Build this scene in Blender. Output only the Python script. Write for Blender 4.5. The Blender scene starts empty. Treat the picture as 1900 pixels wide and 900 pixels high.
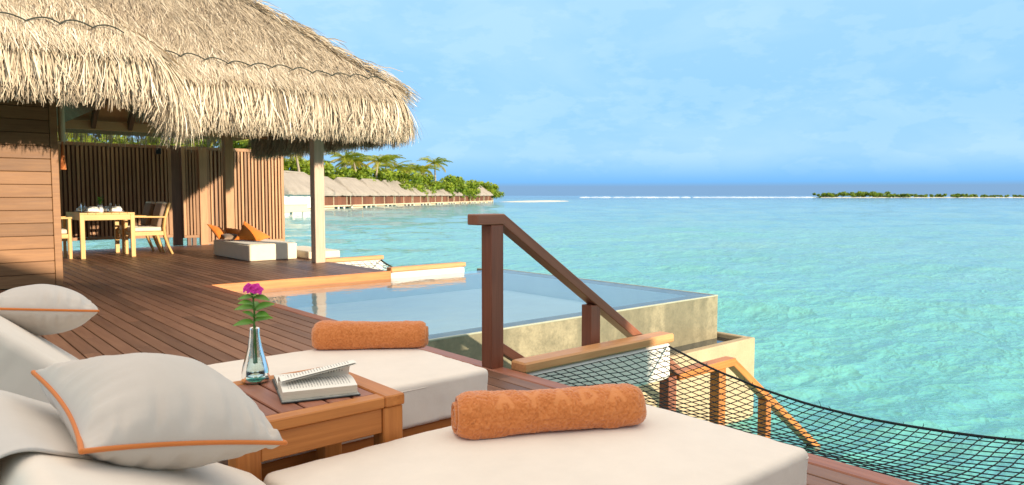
import bpy, bmesh, math, random
import numpy as np
from mathutils import Vector, Matrix, Quaternion
R = math.radians
sc = bpy.context.scene
COL = sc.collection
rng = np.random.default_rng(11)
random.seed(5)

# ------------------------------------------------------------------ camera
TH = R(49.45); PITCH = math.atan(87 / 1338)
fw = Vector((math.cos(TH) * math.cos(PITCH), math.sin(TH) * math.cos(PITCH), -math.sin(PITCH)))
rt = Vector((math.sin(TH), -math.cos(TH), 0)); up = rt.cross(fw)
cam = bpy.data.cameras.new('camera'); camo = bpy.data.objects.new('camera', cam); COL.objects.link(camo)
camo.matrix_world = Matrix(((rt.x, up.x, -fw.x, 0), (rt.y, up.y, -fw.y, 0), (rt.z, up.z, -fw.z, 1.1), (0, 0, 0, 1)))
cam.sensor_width = 36; cam.lens = 36 * 1338 / 1900; cam.clip_start = .05; cam.clip_end = 20000
cam.dof.use_dof = True; cam.dof.focus_distance = 3.2; cam.dof.aperture_fstop = 9
sc.camera = camo

# ------------------------------------------------------------------ sky, sun, exposure
SUN = Vector((.272, -.962, 0)).normalized(); ELEV = R(10.5)
SUNV = Vector((SUN.x * math.cos(ELEV), SUN.y * math.cos(ELEV), math.sin(ELEV)))
world = bpy.data.worlds.new('World'); sc.world = world; world.use_nodes = True


class NT:
    def __init__(s, nt): s.t = nt
    def n(s, typ, **kw):
        nd = s.t.nodes.new('ShaderNode' + typ)
        for k, v in kw.items():
            if k.startswith('_'):
                setattr(nd, k[1:], v)
            else:
                key = int(k[1:]) if (k[0] == 'i' and k[1:].isdigit()) else k.replace('_', ' ')
                if isinstance(v, bpy.types.NodeSocket): s.t.links.new(v, nd.inputs[key])
                elif isinstance(v, bpy.types.Node): s.t.links.new(v.outputs[0], nd.inputs[key])
                else: nd.inputs[key].default_value = v
        return nd
    def ramp(s, fac, stops, interp='LINEAR'):
        nd = s.t.nodes.new('ShaderNodeValToRGB'); s.t.links.new(fac.outputs[0] if isinstance(fac, bpy.types.Node) else fac, nd.inputs[0])
        cr = nd.color_ramp; cr.interpolation = interp
        while len(cr.elements) < len(stops): cr.elements.new(.5)
        for e, (p, c) in zip(cr.elements, stops):
            e.position = p; e.color = (*c, 1) if not isinstance(c, (int, float)) else (c, c, c, 1)
        return nd
    def mix(s, fac, a, b, blend='MIX'):
        nd = s.t.nodes.new('ShaderNodeMix'); nd.data_type = 'RGBA'; nd.blend_type = blend
        for idx, v in ((0, fac), (6, a), (7, b)):
            if isinstance(v, bpy.types.NodeSocket): s.t.links.new(v, nd.inputs[idx])
            elif isinstance(v, bpy.types.Node): s.t.links.new(v.outputs[0], nd.inputs[idx])
            else: nd.inputs[idx].default_value = (*v, 1) if isinstance(v, tuple) and len(v) == 3 else v
        return nd.outputs[2]
    def math(s, op, a, b=0.0, clamp=False):
        nd = s.t.nodes.new('ShaderNodeMath'); nd.operation = op; nd.use_clamp = clamp
        for idx, v in ((0, a), (1, b)):
            if isinstance(v, bpy.types.NodeSocket): s.t.links.new(v, nd.inputs[idx])
            elif isinstance(v, bpy.types.Node): s.t.links.new(v.outputs[0], nd.inputs[idx])
            else: nd.inputs[idx].default_value = v
        return nd.outputs[0]


w = NT(world.node_tree); bg = world.node_tree.nodes['Background']; bg.inputs[1].default_value = .1
sky = w.n('TexSky', _sky_type='NISHITA', _sun_disc=False, _sun_elevation=ELEV, _sun_rotation=math.atan2(SUN.x, SUN.y),
          _air_density=1.0, _dust_density=.6, _ozone_density=3.0)
tc = w.n('TexCoord'); sep = w.n('SeparateXYZ', Vector=tc.outputs['Generated'])
el = w.math('DIVIDE', w.math('ARCSINE', sep.outputs[2]), math.pi / 2)          # 0 horizon .. 1 zenith
d = 1 / 90
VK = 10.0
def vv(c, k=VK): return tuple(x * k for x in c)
sky_fill = w.ramp(el, [(0, (.165, .32, .53)), (.99 * d, (.16, .315, .54)), (1.03 * d, (.13, .385, .75)), (2.0 * d, (.19, .45, .77)), (3.2 * d, (.28, .52, .78)),
                   (7 * d, (.25, .50, .78)), (15 * d, (.31, .55, .79)), (30 * d, (.74, .77, .80)), (50 * d, (1.30, 1.12, .90)), (1, (1.44, 1.20, .93))])  # upper dome brightened and warmed as added fill for the shaded foreground
# soft clouds over the whole sky, flattened towards the horizon
cm = w.n('Mapping', Vector=tc.outputs['Generated'], Scale=(1, 1, 2.6), Location=(.37, 1.2, .1))
cn = w.n('TexNoise', Vector=cm.outputs[0], Scale=4.2, Detail=9.0, Roughness=.58, Distortion=.5)
cf = w.ramp(cn, [(.47, 0.0), (.56, .40), (.70, .85)])
cn2 = w.n('TexNoise', Vector=cm.outputs[0], Scale=11.0, Detail=8.0, Roughness=.6)
cf2 = w.ramp(cn2, [(.50, 0.0), (.56, .5)])
lowm = w.ramp(el, [(0, 0.0), (1.2 * d, 0.0), (3 * d, 1.0), (1, 1.0)])
cfac = w.math('MULTIPLY', w.math('ADD', cf.outputs[0], cf2.outputs[0], True), lowm.outputs[0])
skyc = w.mix(w.math('MULTIPLY', cfac, .32), sky_fill.outputs[0], (.50, .69, .82))
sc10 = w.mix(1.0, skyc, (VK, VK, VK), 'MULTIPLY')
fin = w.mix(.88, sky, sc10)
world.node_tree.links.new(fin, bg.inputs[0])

sl = bpy.data.lights.new('sun', 'SUN'); so = bpy.data.objects.new('sun', sl); COL.objects.link(so)
sl.energy = 5.0; sl.angle = R(.53); sl.color = (1, .85, .65)
so.rotation_euler = (-SUNV).to_track_quat('-Z', 'Y').to_euler(); so.location = SUNV * 40
sc.view_settings.view_transform = 'Standard'; sc.view_settings.look = 'None'
sc.view_settings.exposure = 0.55; sc.view_settings.gamma = 1; sc.view_settings.use_curve_mapping = False
sc.render.engine = 'CYCLES'
sc.cycles.max_bounces = 10; sc.cycles.transparent_max_bounces = 24; sc.cycles.caustics_reflective = False; sc.cycles.caustics_refractive = False
sc.cycles.use_denoising = True; sc.cycles.sample_clamp_indirect = 6

# ------------------------------------------------------------------ materials
M = {}


def newmat(name):
    m = bpy.data.materials.new(name); m.use_nodes = True; M[name] = m
    t = NT(m.node_tree); return t, m.node_tree.nodes['Principled BSDF'], m


def pbsdf(t, p, **kw):
    for k, v in kw.items():
        key = k.replace('_', ' ')
        if isinstance(v, bpy.types.NodeSocket): t.t.links.new(v, p.inputs[key])
        elif isinstance(v, bpy.types.Node): t.t.links.new(v.outputs[0], p.inputs[key])
        else: p.inputs[key].default_value = (*v, 1) if isinstance(v, tuple) and len(v) == 3 else v


def objco(t, rnd=True):
    c = t.n('TexCoord').outputs['Object']
    if not rnd: return c
    oi = t.n('ObjectInfo')
    a = t.n('VectorMath', _operation='ADD', i0=c)
    cx = t.n('CombineXYZ', X=t.math('MULTIPLY', oi.outputs['Random'], 13.7), Y=t.math('MULTIPLY', oi.outputs['Random'], 31.3), Z=t.math('MULTIPLY', oi.outputs['Random'], 7.9))
    t.t.links.new(cx.outputs[0], a.inputs[1])
    return a.outputs[0]


def wood(name, c1, c2, axis, rough=.5, var=.22, fine=1.0, bump=.25, spec=.4):
    t, p, m = newmat(name)
    co = objco(t)
    s = {'X': (1.1, 16, 16), 'Y': (16, 1.1, 16), 'Z': (16, 16, 1.1)}[axis]
    mp = t.n('Mapping', Vector=co, Scale=s)
    n1 = t.n('TexNoise', Vector=mp.outputs[0], Scale=1.2 * fine, Detail=6.0, Roughness=.62, Distortion=.9)
    mp2 = t.n('Mapping', Vector=co, Scale=tuple(v * 7 if v > 2 else v * 3 for v in s))
    n2 = t.n('TexNoise', Vector=mp2.outputs[0], Scale=1.0 * fine, Detail=4.0, Roughness=.6)
    n3 = t.n('TexNoise', Vector=co, Scale=2.3, Detail=3.0)
    f = t.math('ADD', t.math('MULTIPLY', n1.outputs[0], .62), t.math('MULTIPLY', n2.outputs[0], .38))
    rp = t.ramp(f, [(.3, c1), (.5, tuple((a + b) / 2 for a, b in zip(c1, c2))), (.7, c2)])
    oi = t.n('ObjectInfo')
    val = t.math('ADD', t.math('MULTIPLY', t.math('SUBTRACT', oi.outputs['Random'], .5), 2 * var), t.math('ADD', t.math('MULTIPLY', n3.outputs[0], .34), .83))
    hs = t.n('HueSaturation', Value=val, Color=rp.outputs[0])
    b = t.n('Bump', Strength=bump, Distance=.004, Height=f)
    pbsdf(t, p, Base_Color=hs, Roughness=t.math('ADD', t.math('MULTIPLY', n2.outputs[0], .25), rough - .12), Normal=b, Specular_IOR_Level=spec)
    return m


for ax in 'XYZ':
    wood('teak' + ax, (.36, .112, .022), (.62, .245, .062), ax, .42, .12)
    wood('stain' + ax, (.17, .056, .031), (.29, .108, .06), ax, .36, .1)
    wood('pale' + ax, (.56, .32, .10), (.78, .50, .19), ax, .5, .08)
    wood('column' + ax, (.44, .30, .21), (.62, .46, .34), ax, .6, .06)
    wood('dark' + ax, (.10, .048, .026), (.18, .09, .05), ax, .55, .1)
wood('capX', (.46, .20, .068), (.70, .37, .16), 'X', .45, .06)
wood('redwoodX', (.23, .082, .042), (.38, .155, .088), 'X', .4, .1); wood('redwoodY', (.22, .075, .042), (.37, .15, .09), 'Y', .42, .2)
wood('deckY', (.15, .064, .036), (.28, .142, .084), 'Y', .46, .3, spec=.5)
wood('cladX', (.185, .080, .029), (.325, .160, .064), 'X', .55, .22)
wood('slatZ', (.30, .145, .066), (.50, .275, .138), 'Z', .6, .28)
wood('ceilX', (.58, .34, .16), (.74, .48, .25), 'X', .6, .1)
wood('farwall', (.125, .05, .027), (.215, .088, .048), 'Z', .7, .25)


def fabric(name, col, rough=.85, weave=900, bump=.12, mott=.05, sheen=.15, big=0.0, trans=0):
    t, p, m = newmat(name)
    co = objco(t, False)
    n1 = t.n('TexNoise', Vector=co, Scale=5.0, Detail=5.0, Roughness=.6)
    wv = t.n('TexNoise', Vector=t.n('Mapping', Vector=co, Scale=(1, 1, 1)).outputs[0], Scale=weave, Detail=2.0)
    c = t.mix(t.ramp(n1, [(.3, 0.0), (.7, 1.0)]).outputs[0], tuple(x * (1 - mott) for x in col), tuple(min(1, x * (1 + mott)) for x in col))
    c2 = t.mix(t.math('MULTIPLY', wv.outputs[0], .25), c, tuple(x * .82 for x in col))
    n5 = t.n('TexNoise', Vector=co, Scale=7.0, Detail=4.0, Roughness=.55, Distortion=.4)
    h = t.math('ADD', t.math('MULTIPLY', wv.outputs[0], .1), t.math('MULTIPLY', n5.outputs[0], big))
    b = t.n('Bump', Strength=bump, Distance=.01, Height=h)
    pbsdf(t, p, Base_Color=c2, Roughness=rough, Normal=b, Sheen_Weight=sheen, Specular_IOR_Level=.2)
    return m


fabric('canvas', (.81, .73, .645), big=1.3, bump=.3)
fabric('canvas_back', (.81, .72, .62), big=.9, bump=.10)
fabric('pillow', (.59, .535, .48), big=1.1, bump=.26)
fabric('flap', (.60, .56, .515), big=.8, bump=.15)
fabric('piping', (.66, .20, .045), rough=.7, weave=1500)
fabric('cream', (.83, .71, .53), big=.8, bump=.1)
fabric('orange', (.80, .22, .03), big=1.0, bump=.2)
fabric('brownfab', (.30, .21, .15), big=.5)
fabric('napkin', (.85, .80, .72), big=1.0)
fabric('tassel', (.62, .20, .06))

t, p, m = newmat('towel')
co = objco(t, False); sh = t.n('Attribute', _attribute_name='shade')
n1 = t.n('TexNoise', Vector=co, Scale=260.0, Detail=3.0, Roughness=.7); n2 = t.n('TexNoise', Vector=co, Scale=9.0, Detail=3.0)
f = t.math('ADD', t.math('MULTIPLY', sh.outputs['Fac'], .65), t.math('MULTIPLY', n1.outputs[0], .35))
c = t.ramp(f, [(.1, (.44, .125, .03)), (.45, (.60, .19, .05)), (.9, (.74, .29, .10))])
c2 = t.mix(t.math('MULTIPLY', n2.outputs[0], .35), c.outputs[0], (.72, .25, .075))
pbsdf(t, p, Base_Color=c2, Roughness=.95, Sheen_Weight=.5, Sheen_Roughness=.5, Specular_IOR_Level=.1, Normal=t.n('Bump', Strength=.5, Distance=.003, Height=n1))

t, p, m = newmat('thatch')       # strands: one shade for each strand
sh = t.n('Attribute', _attribute_name='shade')
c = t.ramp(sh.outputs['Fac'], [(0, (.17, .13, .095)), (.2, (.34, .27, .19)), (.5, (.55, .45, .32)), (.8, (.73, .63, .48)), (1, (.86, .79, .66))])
pbsdf(t, p, Base_Color=c, Roughness=.75, Specular_IOR_Level=.25)
t, p, m = newmat('thatchbase')
co = objco(t, False)
n1 = t.n('TexNoise', Vector=co, Scale=60.0, Detail=5.0, Roughness=.7); n2 = t.n('TexNoise', Vector=co, Scale=3.0, Detail=3.0)
c = t.ramp(t.math('ADD', t.math('MULTIPLY', n1.outputs[0], .7), t.math('MULTIPLY', n2.outputs[0], .3)), [(.35, (.20, .14, .08)), (.65, (.50, .38, .23))])
pbsdf(t, p, Base_Color=c, Roughness=.9, Normal=t.n('Bump', Strength=.6, Distance=.03, Height=n1))
t, p, m = newmat('farthatch')
co = objco(t, False); mp = t.n('Mapping', Vector=co, Scale=(6, 6, .5))
n1 = t.n('TexNoise', Vector=mp.outputs[0], Scale=1.5, Detail=5.0, Roughness=.65); n2 = t.n('TexNoise', Vector=co, Scale=.6, Detail=2.0)
c = t.ramp(t.math('ADD', t.math('MULTIPLY', n1.outputs[0], .6), t.math('MULTIPLY', n2.outputs[0], .4)), [(.3, (.25, .215, .18)), (.7, (.43, .38, .32))])
pbsdf(t, p, Base_Color=c, Roughness=.9, Normal=t.n('Bump', Strength=.6, Distance=.2, Height=n1))


def plain(name, col, rough=.6, mott=.12, scale=6.0, bump=.1, spec=.3, fine=60.0):
    t, p, m = newmat(name); co = objco(t)
    n1 = t.n('TexNoise', Vector=co, Scale=scale, Detail=6.0, Roughness=.6); n2 = t.n('TexNoise', Vector=co, Scale=fine, Detail=4.0, Roughness=.6)
    f = t.math('ADD', t.math('MULTIPLY', n1.outputs[0], .6), t.math('MULTIPLY', n2.outputs[0], .4))
    c = t.ramp(f, [(.32, tuple(x * (1 - mott) for x in col)), (.68, tuple(min(1, x * (1 + mott)) for x in col))])
    pbsdf(t, p, Base_Color=c, Roughness=rough, Specular_IOR_Level=spec, Normal=t.n('Bump', Strength=bump, Distance=.01, Height=n2))
    return m


plain('whitepaint', (.84, .77, .70), .55, .06); plain('sandwall', (.47, .37, .235), .8, .16, 3.0, .3, .2, 45.0)
plain('rope', (.012, .016, .02), .7); plain('netpale', (.72, .70, .62), .8); plain('darkrope', (.035, .04, .03), .8)
plain('pile', (.80, .77, .68), .7); plain('farbeige', (.62, .52, .36), .8); plain('farwhite', (.85, .86, .85), .6, .04)
plain('foam', (.85, .87, .88), .8, .08); plain('sand', (.74, .68, .54), .9); plain('trunk', (.36, .29, .21), .9, .25, 3.0)
plain('bamboo', (.62, .55, .36), .5); plain('china', (.88, .87, .84), .25, .02); plain('cover', (.05, .055, .06), .35, .3, 30.0)
plain('coverin', (.30, .31, .29), .5, .4, 40.0); plain('gutter', (.012, .018, .024), .06, .2, 3.0, .02, .6)
plain('stem', (.10, .22, .04), .5); plain('island_soil', (.10, .12, .05), .9, .3, .05, .2, .2, .5)
plain('islandgreen', (.05, .085, .03), .9, .35, .2)

# olive mosaic stone of the infinity wall, wet streaks running down
t, p, m = newmat('poolstone'); co = objco(t, False)
n1 = t.n('TexNoise', Vector=co, Scale=42.0, Detail=5.0, Roughness=.7)
n2 = t.n('TexNoise', Vector=t.n('Mapping', Vector=co, Scale=(1.6, 1.6, .12)).outputs[0], Scale=1.3, Detail=3.0)
n3 = t.n('TexNoise', Vector=co, Scale=8.0, Detail=4.0)
c = t.ramp(t.math('ADD', t.math('MULTIPLY', n1.outputs[0], .5), t.math('MULTIPLY', n3.outputs[0], .5)), [(.34, (.18, .16, .10)), (.66, (.38, .33, .21))])
c2 = t.mix(t.ramp(n2, [(.45, 0.0), (.55, .55)]).outputs[0], c.outputs[0], (.13, .12, .075))
pbsdf(t, p, Base_Color=c2, Roughness=.35, Normal=t.n('Bump', Strength=.3, Distance=.006, Height=n1))
plain('pooltile', (.70, .86, .90), .4, .08, 2.0, .1)


def leafmat(name, cs, trans=.35, rough=.5):
    t, p, m = newmat(name); sh = t.n('Attribute', _attribute_name='shade')
    c = t.ramp(sh.outputs['Fac'], [(i / (len(cs) - 1), k) for i, k in enumerate(cs)])
    tr = t.n('BsdfTranslucent', Color=c.outputs[0]); mx = t.n('MixShader', Fac=trans)
    pbsdf(t, p, Base_Color=c, Roughness=rough, Specular_IOR_Level=.3)
    t.t.links.new(p.outputs[0], mx.inputs[1]); t.t.links.new(tr.outputs[0], mx.inputs[2])
    t.t.links.new(mx.outputs[0], t.t.nodes['Material Output'].inputs[0]); return m


leafmat('palmleaf', [(.07, .12, .015), (.19, .27, .025), (.36, .40, .04), (.50, .40, .06)])
leafmat('bushleaf', [(.07, .13, .015), (.20, .30, .025), (.38, .44, .04)])
leafmat('flowerleaf', [(.05, .15, .015), (.13, .31, .04), (.24, .46, .08)], .25, .38)
leafmat('petal', [(.50, .012, .26), (.74, .03, .40), (.84, .10, .52)], .3)

# sea: shallow turquoise lagoon, deep blue past the reef, reef patches
REEF_D = 640.0
t, p, m = newmat('sea'); co = t.n('TexCoord').outputs['Object']
big = t.n('TexNoise', Vector=co, Scale=.035, Detail=4.0, Roughness=.6, Distortion=.6)
mid = t.n('TexNoise', Vector=t.n('Mapping', Vector=co, Rotation=(0, 0, R(30)), Scale=(.35, 1, 1)).outputs[0], Scale=.28, Detail=5.0, Roughness=.6)
dist = t.n('VectorMath', _operation='LENGTH', i0=co).outputs['Value']
tone = t.ramp(t.math('DIVIDE', dist, 800.0), [(0, (.125, .455, .415)), (.012, (.135, .45, .42)), (.05, (.17, .44, .43)), (.2, (.195, .425, .44)), (.55, (.20, .415, .45)), (.8, (.09, .21, .34))])
tone.color_ramp.interpolation = 'EASE'
patch = t.mix(t.ramp(big, [(.5, 0.0), (.68, .45)]).outputs[0], tone.outputs[0], (.18, .33, .36))
patch2 = t.mix(t.ramp(mid, [(.36, .22), (.56, 0.0)]).outputs[0], patch, (.05, .33, .31))
def ridged(sc_, det, strx):
    nn_ = t.n('TexNoise', Vector=t.n('Mapping', Vector=co, Rotation=(0, 0, R(28)), Scale=(1, strx, 1)).outputs[0], Scale=sc_, Detail=det, Roughness=.55, Distortion=.3)
    return t.math('POWER', t.math('SUBTRACT', 1.0, t.math('ABSOLUTE', t.math('SUBTRACT', t.math('MULTIPLY', nn_.outputs[0], 2.0), 1.0))), 2.0)
hh = t.math('ADD', t.math('ADD', t.math('MULTIPLY', ridged(.55, 3.0, 1.5), 1.0), t.math('MULTIPLY', ridged(1.7, 3.0, 1.5), .40)), t.math('MULTIPLY', ridged(5.0, 2.0, 1.4), .11))
bmp = t.n('Bump', Strength=.42, Distance=.16, Height=hh)
pbsdf(t, p, Base_Color=patch2, Roughness=.07, IOR=1.33, Specular_IOR_Level=.35, Normal=bmp)

# clear water: Fresnel between tinted see-through and mirror (lets daylight reach the basin)
t, p, m = newmat('poolwater'); co = objco(t, False)
n1 = t.n('TexNoise', Vector=t.n('Mapping', Vector=co, Scale=(1, 1.5, 1)).outputs[0], Scale=3.5, Detail=3.0, Roughness=.5)
b = t.n('Bump', Strength=.11, Distance=.05, Height=n1)
fr = t.n('Fresnel', IOR=1.33, Normal=b.outputs[0]); trn = t.n('BsdfTransparent', Color=(.88, .965, .985, 1)); gl = t.n('BsdfGlossy', Color=(1, 1, 1, 1), Roughness=.02, Normal=b.outputs[0])
mx = t.n('MixShader', Fac=fr.outputs[0]); t.t.links.new(trn.outputs[0], mx.inputs[1]); t.t.links.new(gl.outputs[0], mx.inputs[2])
t.t.links.new(mx.outputs[0], t.t.nodes['Material Output'].inputs[0])


def glass(name, tint):
    t, p, m = newmat(name)
    fr = t.n('Fresnel', IOR=1.45); trn = t.n('BsdfTransparent', Color=(*tint, 1)); gl = t.n('BsdfGlossy', Color=(1, 1, 1, 1), Roughness=.03)
    rf = t.n('BsdfRefraction', Color=(*tint, 1), IOR=1.3, Roughness=.02)
    m1 = t.n('MixShader', Fac=.12); t.t.links.new(trn.outputs[0], m1.inputs[1]); t.t.links.new(rf.outputs[0], m1.inputs[2])
    mx = t.n('MixShader', Fac=fr.outputs[0]); t.t.links.new(m1.outputs[0], mx.inputs[1]); t.t.links.new(gl.outputs[0], mx.inputs[2])
    t.t.links.new(mx.outputs[0], t.t.nodes['Material Output'].inputs[0])


glass('glass', (.88, .975, .96)); glass('aquaglass', (.30, .80, .82)); glass('waterglass', (.80, .95, .96)); glass('clearglass', (.93, .96, .96))

# printed page: lines of text across the page, broken into words
t, p, m = newmat('page'); co = objco(t, False); sx = t.n('SeparateXYZ', Vector=co)
ln = t.math('FRACT', t.math('MULTIPLY', sx.outputs[0], 112.0))
line = t.math('MULTIPLY', t.math('GREATER_THAN', ln, .30), t.math('LESS_THAN', ln, .72))
row = t.math('FLOOR', t.math('MULTIPLY', sx.outputs[0], 112.0))
wd = t.n('TexNoise', Vector=t.n('CombineXYZ', X=t.math('MULTIPLY', row, 3.7), Y=t.math('MULTIPLY', sx.outputs[1], 260.0), Z=0.0).outputs[0], Scale=1.0, Detail=2.0)
ink = t.math('MULTIPLY', line, t.math('GREATER_THAN', wd.outputs[0], .43))
uv = t.n('Attribute', _attribute_name='shade')           # 1 inside the text block
ink2 = t.math('MULTIPLY', ink, uv.outputs['Fac'])
pbsdf(t, p, Base_Color=t.mix(t.math('MULTIPLY', ink2, .55), (.87, .84, .77), (.10, .10, .11)), Roughness=.8, Specular_IOR_Level=.15)
t, p, m = newmat('pageedge'); co = objco(t, False)
n1 = t.n('TexNoise', Vector=t.n('Mapping', Vector=co, Scale=(2, 2, 900)).outputs[0], Scale=1.0, Detail=2.0)
pbsdf(t, p, Base_Color=t.ramp(n1, [(.35, (.60, .52, .40)), (.65, (.80, .74, .62))]).outputs[0], Roughness=.9)

# ------------------------------------------------------------------ object helpers
WL = {}                                     # world position of a parent's origin


def wl(o): return WL.get(o.name, Vector((0, 0, 0))) if o else Vector((0, 0, 0))


def tag(o, label=None, cat=None, group=None, kind=None):
    for k, v in (('label', label), ('category', cat), ('group', group), ('kind', kind)):
        if v: o[k] = v
    return o


def thing(name, loc, label, cat, group=None, rotz=0, local=False):
    """Empty at the thing's base; parts are given in world space, or in its own space if local."""
    o = bpy.data.objects.new(name, None); COL.objects.link(o); o.location = loc; o.rotation_euler = (0, 0, rotz)
    o.empty_display_size = .2
    WL[o.name] = Vector((0, 0, 0)) if local else Vector(loc)
    return tag(o, label, cat, group)


def link(name, me, mt, parent, loc):
    o = bpy.data.objects.new(name, me); COL.objects.link(o)
    if mt and not me.materials: me.materials.append(M[mt])
    o.parent = parent; o.location = Vector(loc) - wl(parent); WL[o.name] = Vector(loc)
    return o


BOXC = {}


def boxmesh(sx, sy, sz, b, mt):
    key = (round(sx, 4), round(sy, 4), round(sz, 4), b, mt)
    if key in BOXC: return BOXC[key]
    bm = bmesh.new(); bmesh.ops.create_cube(bm, size=1)
    bmesh.ops.scale(bm, vec=(sx, sy, sz), verts=bm.verts)
    if b: bmesh.ops.bevel(bm, geom=list(bm.edges), offset=min(b, .45 * min(sx, sy, sz)), segments=1, affect='EDGES')
    me = bpy.data.meshes.new('block'); bm.to_mesh(me); bm.free(); me.materials.append(M[mt]); BOXC[key] = me
    return me


def box(name, x0, x1, y0, y1, z0, z1, mt, parent=None, b=.003):
    me = boxmesh(x1 - x0, y1 - y0, z1 - z0, b, mt)
    return link(name, me, None, parent, ((x0 + x1) / 2, (y0 + y1) / 2, (z0 + z1) / 2))


def bar(name, p0, p1, wd, ht, mt, parent=None, b=.003):
    """beam from p0 to p1 (its own X is the grain), wd across, ht up"""
    p0, p1 = Vector(p0), Vector(p1); dd = p1 - p0; L = dd.length
    x = dd.normalized(); ref = Vector((0, 0, 1)) if abs(x.z) < .95 else Vector((0, 1, 0))
    y = ref.cross(x).normalized(); z = x.cross(y)
    o = link(name, boxmesh(L, wd, ht, b, mt), None, parent, (p0 + p1) / 2)
    o.rotation_euler = Matrix((x, y, z)).transposed().to_euler()
    return o


def npm(name, V, F, shade=None, smooth=True):
    V = np.asarray(V, np.float32); F = np.asarray(F, np.int32); k = F.shape[1]
    me = bpy.data.meshes.new(name); me.vertices.add(len(V)); me.vertices.foreach_set('co', V.ravel())
    me.loops.add(F.size); me.loops.foreach_set('vertex_index', F.ravel())
    me.polygons.add(len(F)); me.polygons.foreach_set('loop_start', np.arange(len(F), dtype=np.int32) * k)
    if smooth: me.polygons.foreach_set('use_smooth', np.ones(len(F), bool))
    me.update(calc_edges=True); me.validate()
    if shade is not None:
        a = me.attributes.new('shade', 'FLOAT', 'POINT'); a.data.foreach_set('value', np.asarray(shade, np.float32))
    return me


def nobj(name, V, F, mt, parent=None, shade=None, smooth=True, centre=True):
    V = np.asarray(V, float); c = (V.min(0) + V.max(0)) / 2 if centre else np.zeros(3)
    return link(name, npm(name, V - c, F, shade, smooth), mt, parent, c)


def gridF(nu, nv, wrapu=False, wrapv=False, off=0):
    i = np.arange(nu if wrapu else nu - 1)[:, None]; j = np.arange(nv if wrapv else nv - 1)[None, :]
    i2 = (i + 1) % nu; j2 = (j + 1) % nv
    return np.stack([i * nv + j, i2 * nv + j, i2 * nv + j2, i * nv + j2], -1).reshape(-1, 4) + off


def tubeVF(pts, r, n=8, closed=False):
    P = np.asarray(pts, float); N = len(P); r = np.broadcast_to(np.asarray(r, float), (N,))
    T = np.gradient(P, axis=0) if not closed else np.roll(P, -1, 0) - np.roll(P, 1, 0)
    T /= np.linalg.norm(T, axis=1)[:, None] + 1e-12
    ref = np.where(np.abs(T[:, 2:3]) < .9, np.array([[0, 0, 1.]]), np.array([[1., 0, 0]]))
    A = np.cross(T, ref); A /= np.linalg.norm(A, axis=1)[:, None]; B = np.cross(T, A)
    for k in range(1, N):
        if A[k] @ A[k - 1] < 0: A[k] *= -1; B[k] *= -1
    th = np.linspace(0, 2 * np.pi, n, endpoint=False)
    V = P[:, None] + r[:, None, None] * (np.cos(th)[None, :, None] * A[:, None] + np.sin(th)[None, :, None] * B[:, None])
    return V.reshape(-1, 3), gridF(N, n, closed, True)


def tube(name, pts, r, mt, parent=None, n=8, closed=False):
    V, F = tubeVF(pts, r, n, closed); return nobj(name, V, F, mt, parent)


def merge(parts):
    Vs, Fs, Ss, o = [], [], [], 0
    for q in parts:
        Vs.append(np.asarray(q[0], float)); Fs.append(np.asarray(q[1]) + o); o += len(q[0])
        if len(q) > 2: Ss.append(np.broadcast_to(q[2], (len(q[0]),)))
    return np.concatenate(Vs), np.concatenate(Fs), (np.concatenate(Ss) if Ss else None)


def lathe(name, prof, loc, mt, parent=None, n=28):
    pr = np.asarray(prof, float); th = np.linspace(0, 2 * np.pi, n, endpoint=False)
    V = np.stack([pr[:, 0:1] * np.cos(th) + loc[0], pr[:, 0:1] * np.sin(th) + loc[1], np.broadcast_to(pr[:, 1:2] + loc[2], (len(pr), n))], -1).reshape(-1, 3)
    return nobj(name, V, gridF(len(pr), n, False, True), mt, parent)


def vnoise(u, v, seed=0):
    """smooth 2-D value noise, unit cells"""
    r = np.random.default_rng(seed); g = r.random((64, 64))
    i = np.floor(u).astype(int); j = np.floor(v).astype(int); a = u - i; b = v - j
    a = a * a * (3 - 2 * a); b = b * b * (3 - 2 * b); s = lambda x, y: g[x % 64, y % 64]
    return (s(i, j) * (1 - a) + s(i + 1, j) * a) * (1 - b) + (s(i, j + 1) * (1 - a) + s(i + 1, j + 1) * a) * b


def copy_tree(o, parent=None):
    c = o.copy(); COL.objects.link(c); c.parent = parent; WL[c.name] = WL.get(o.name, Vector())
    for ch in list(o.children): copy_tree(ch, c)
    return c


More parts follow.
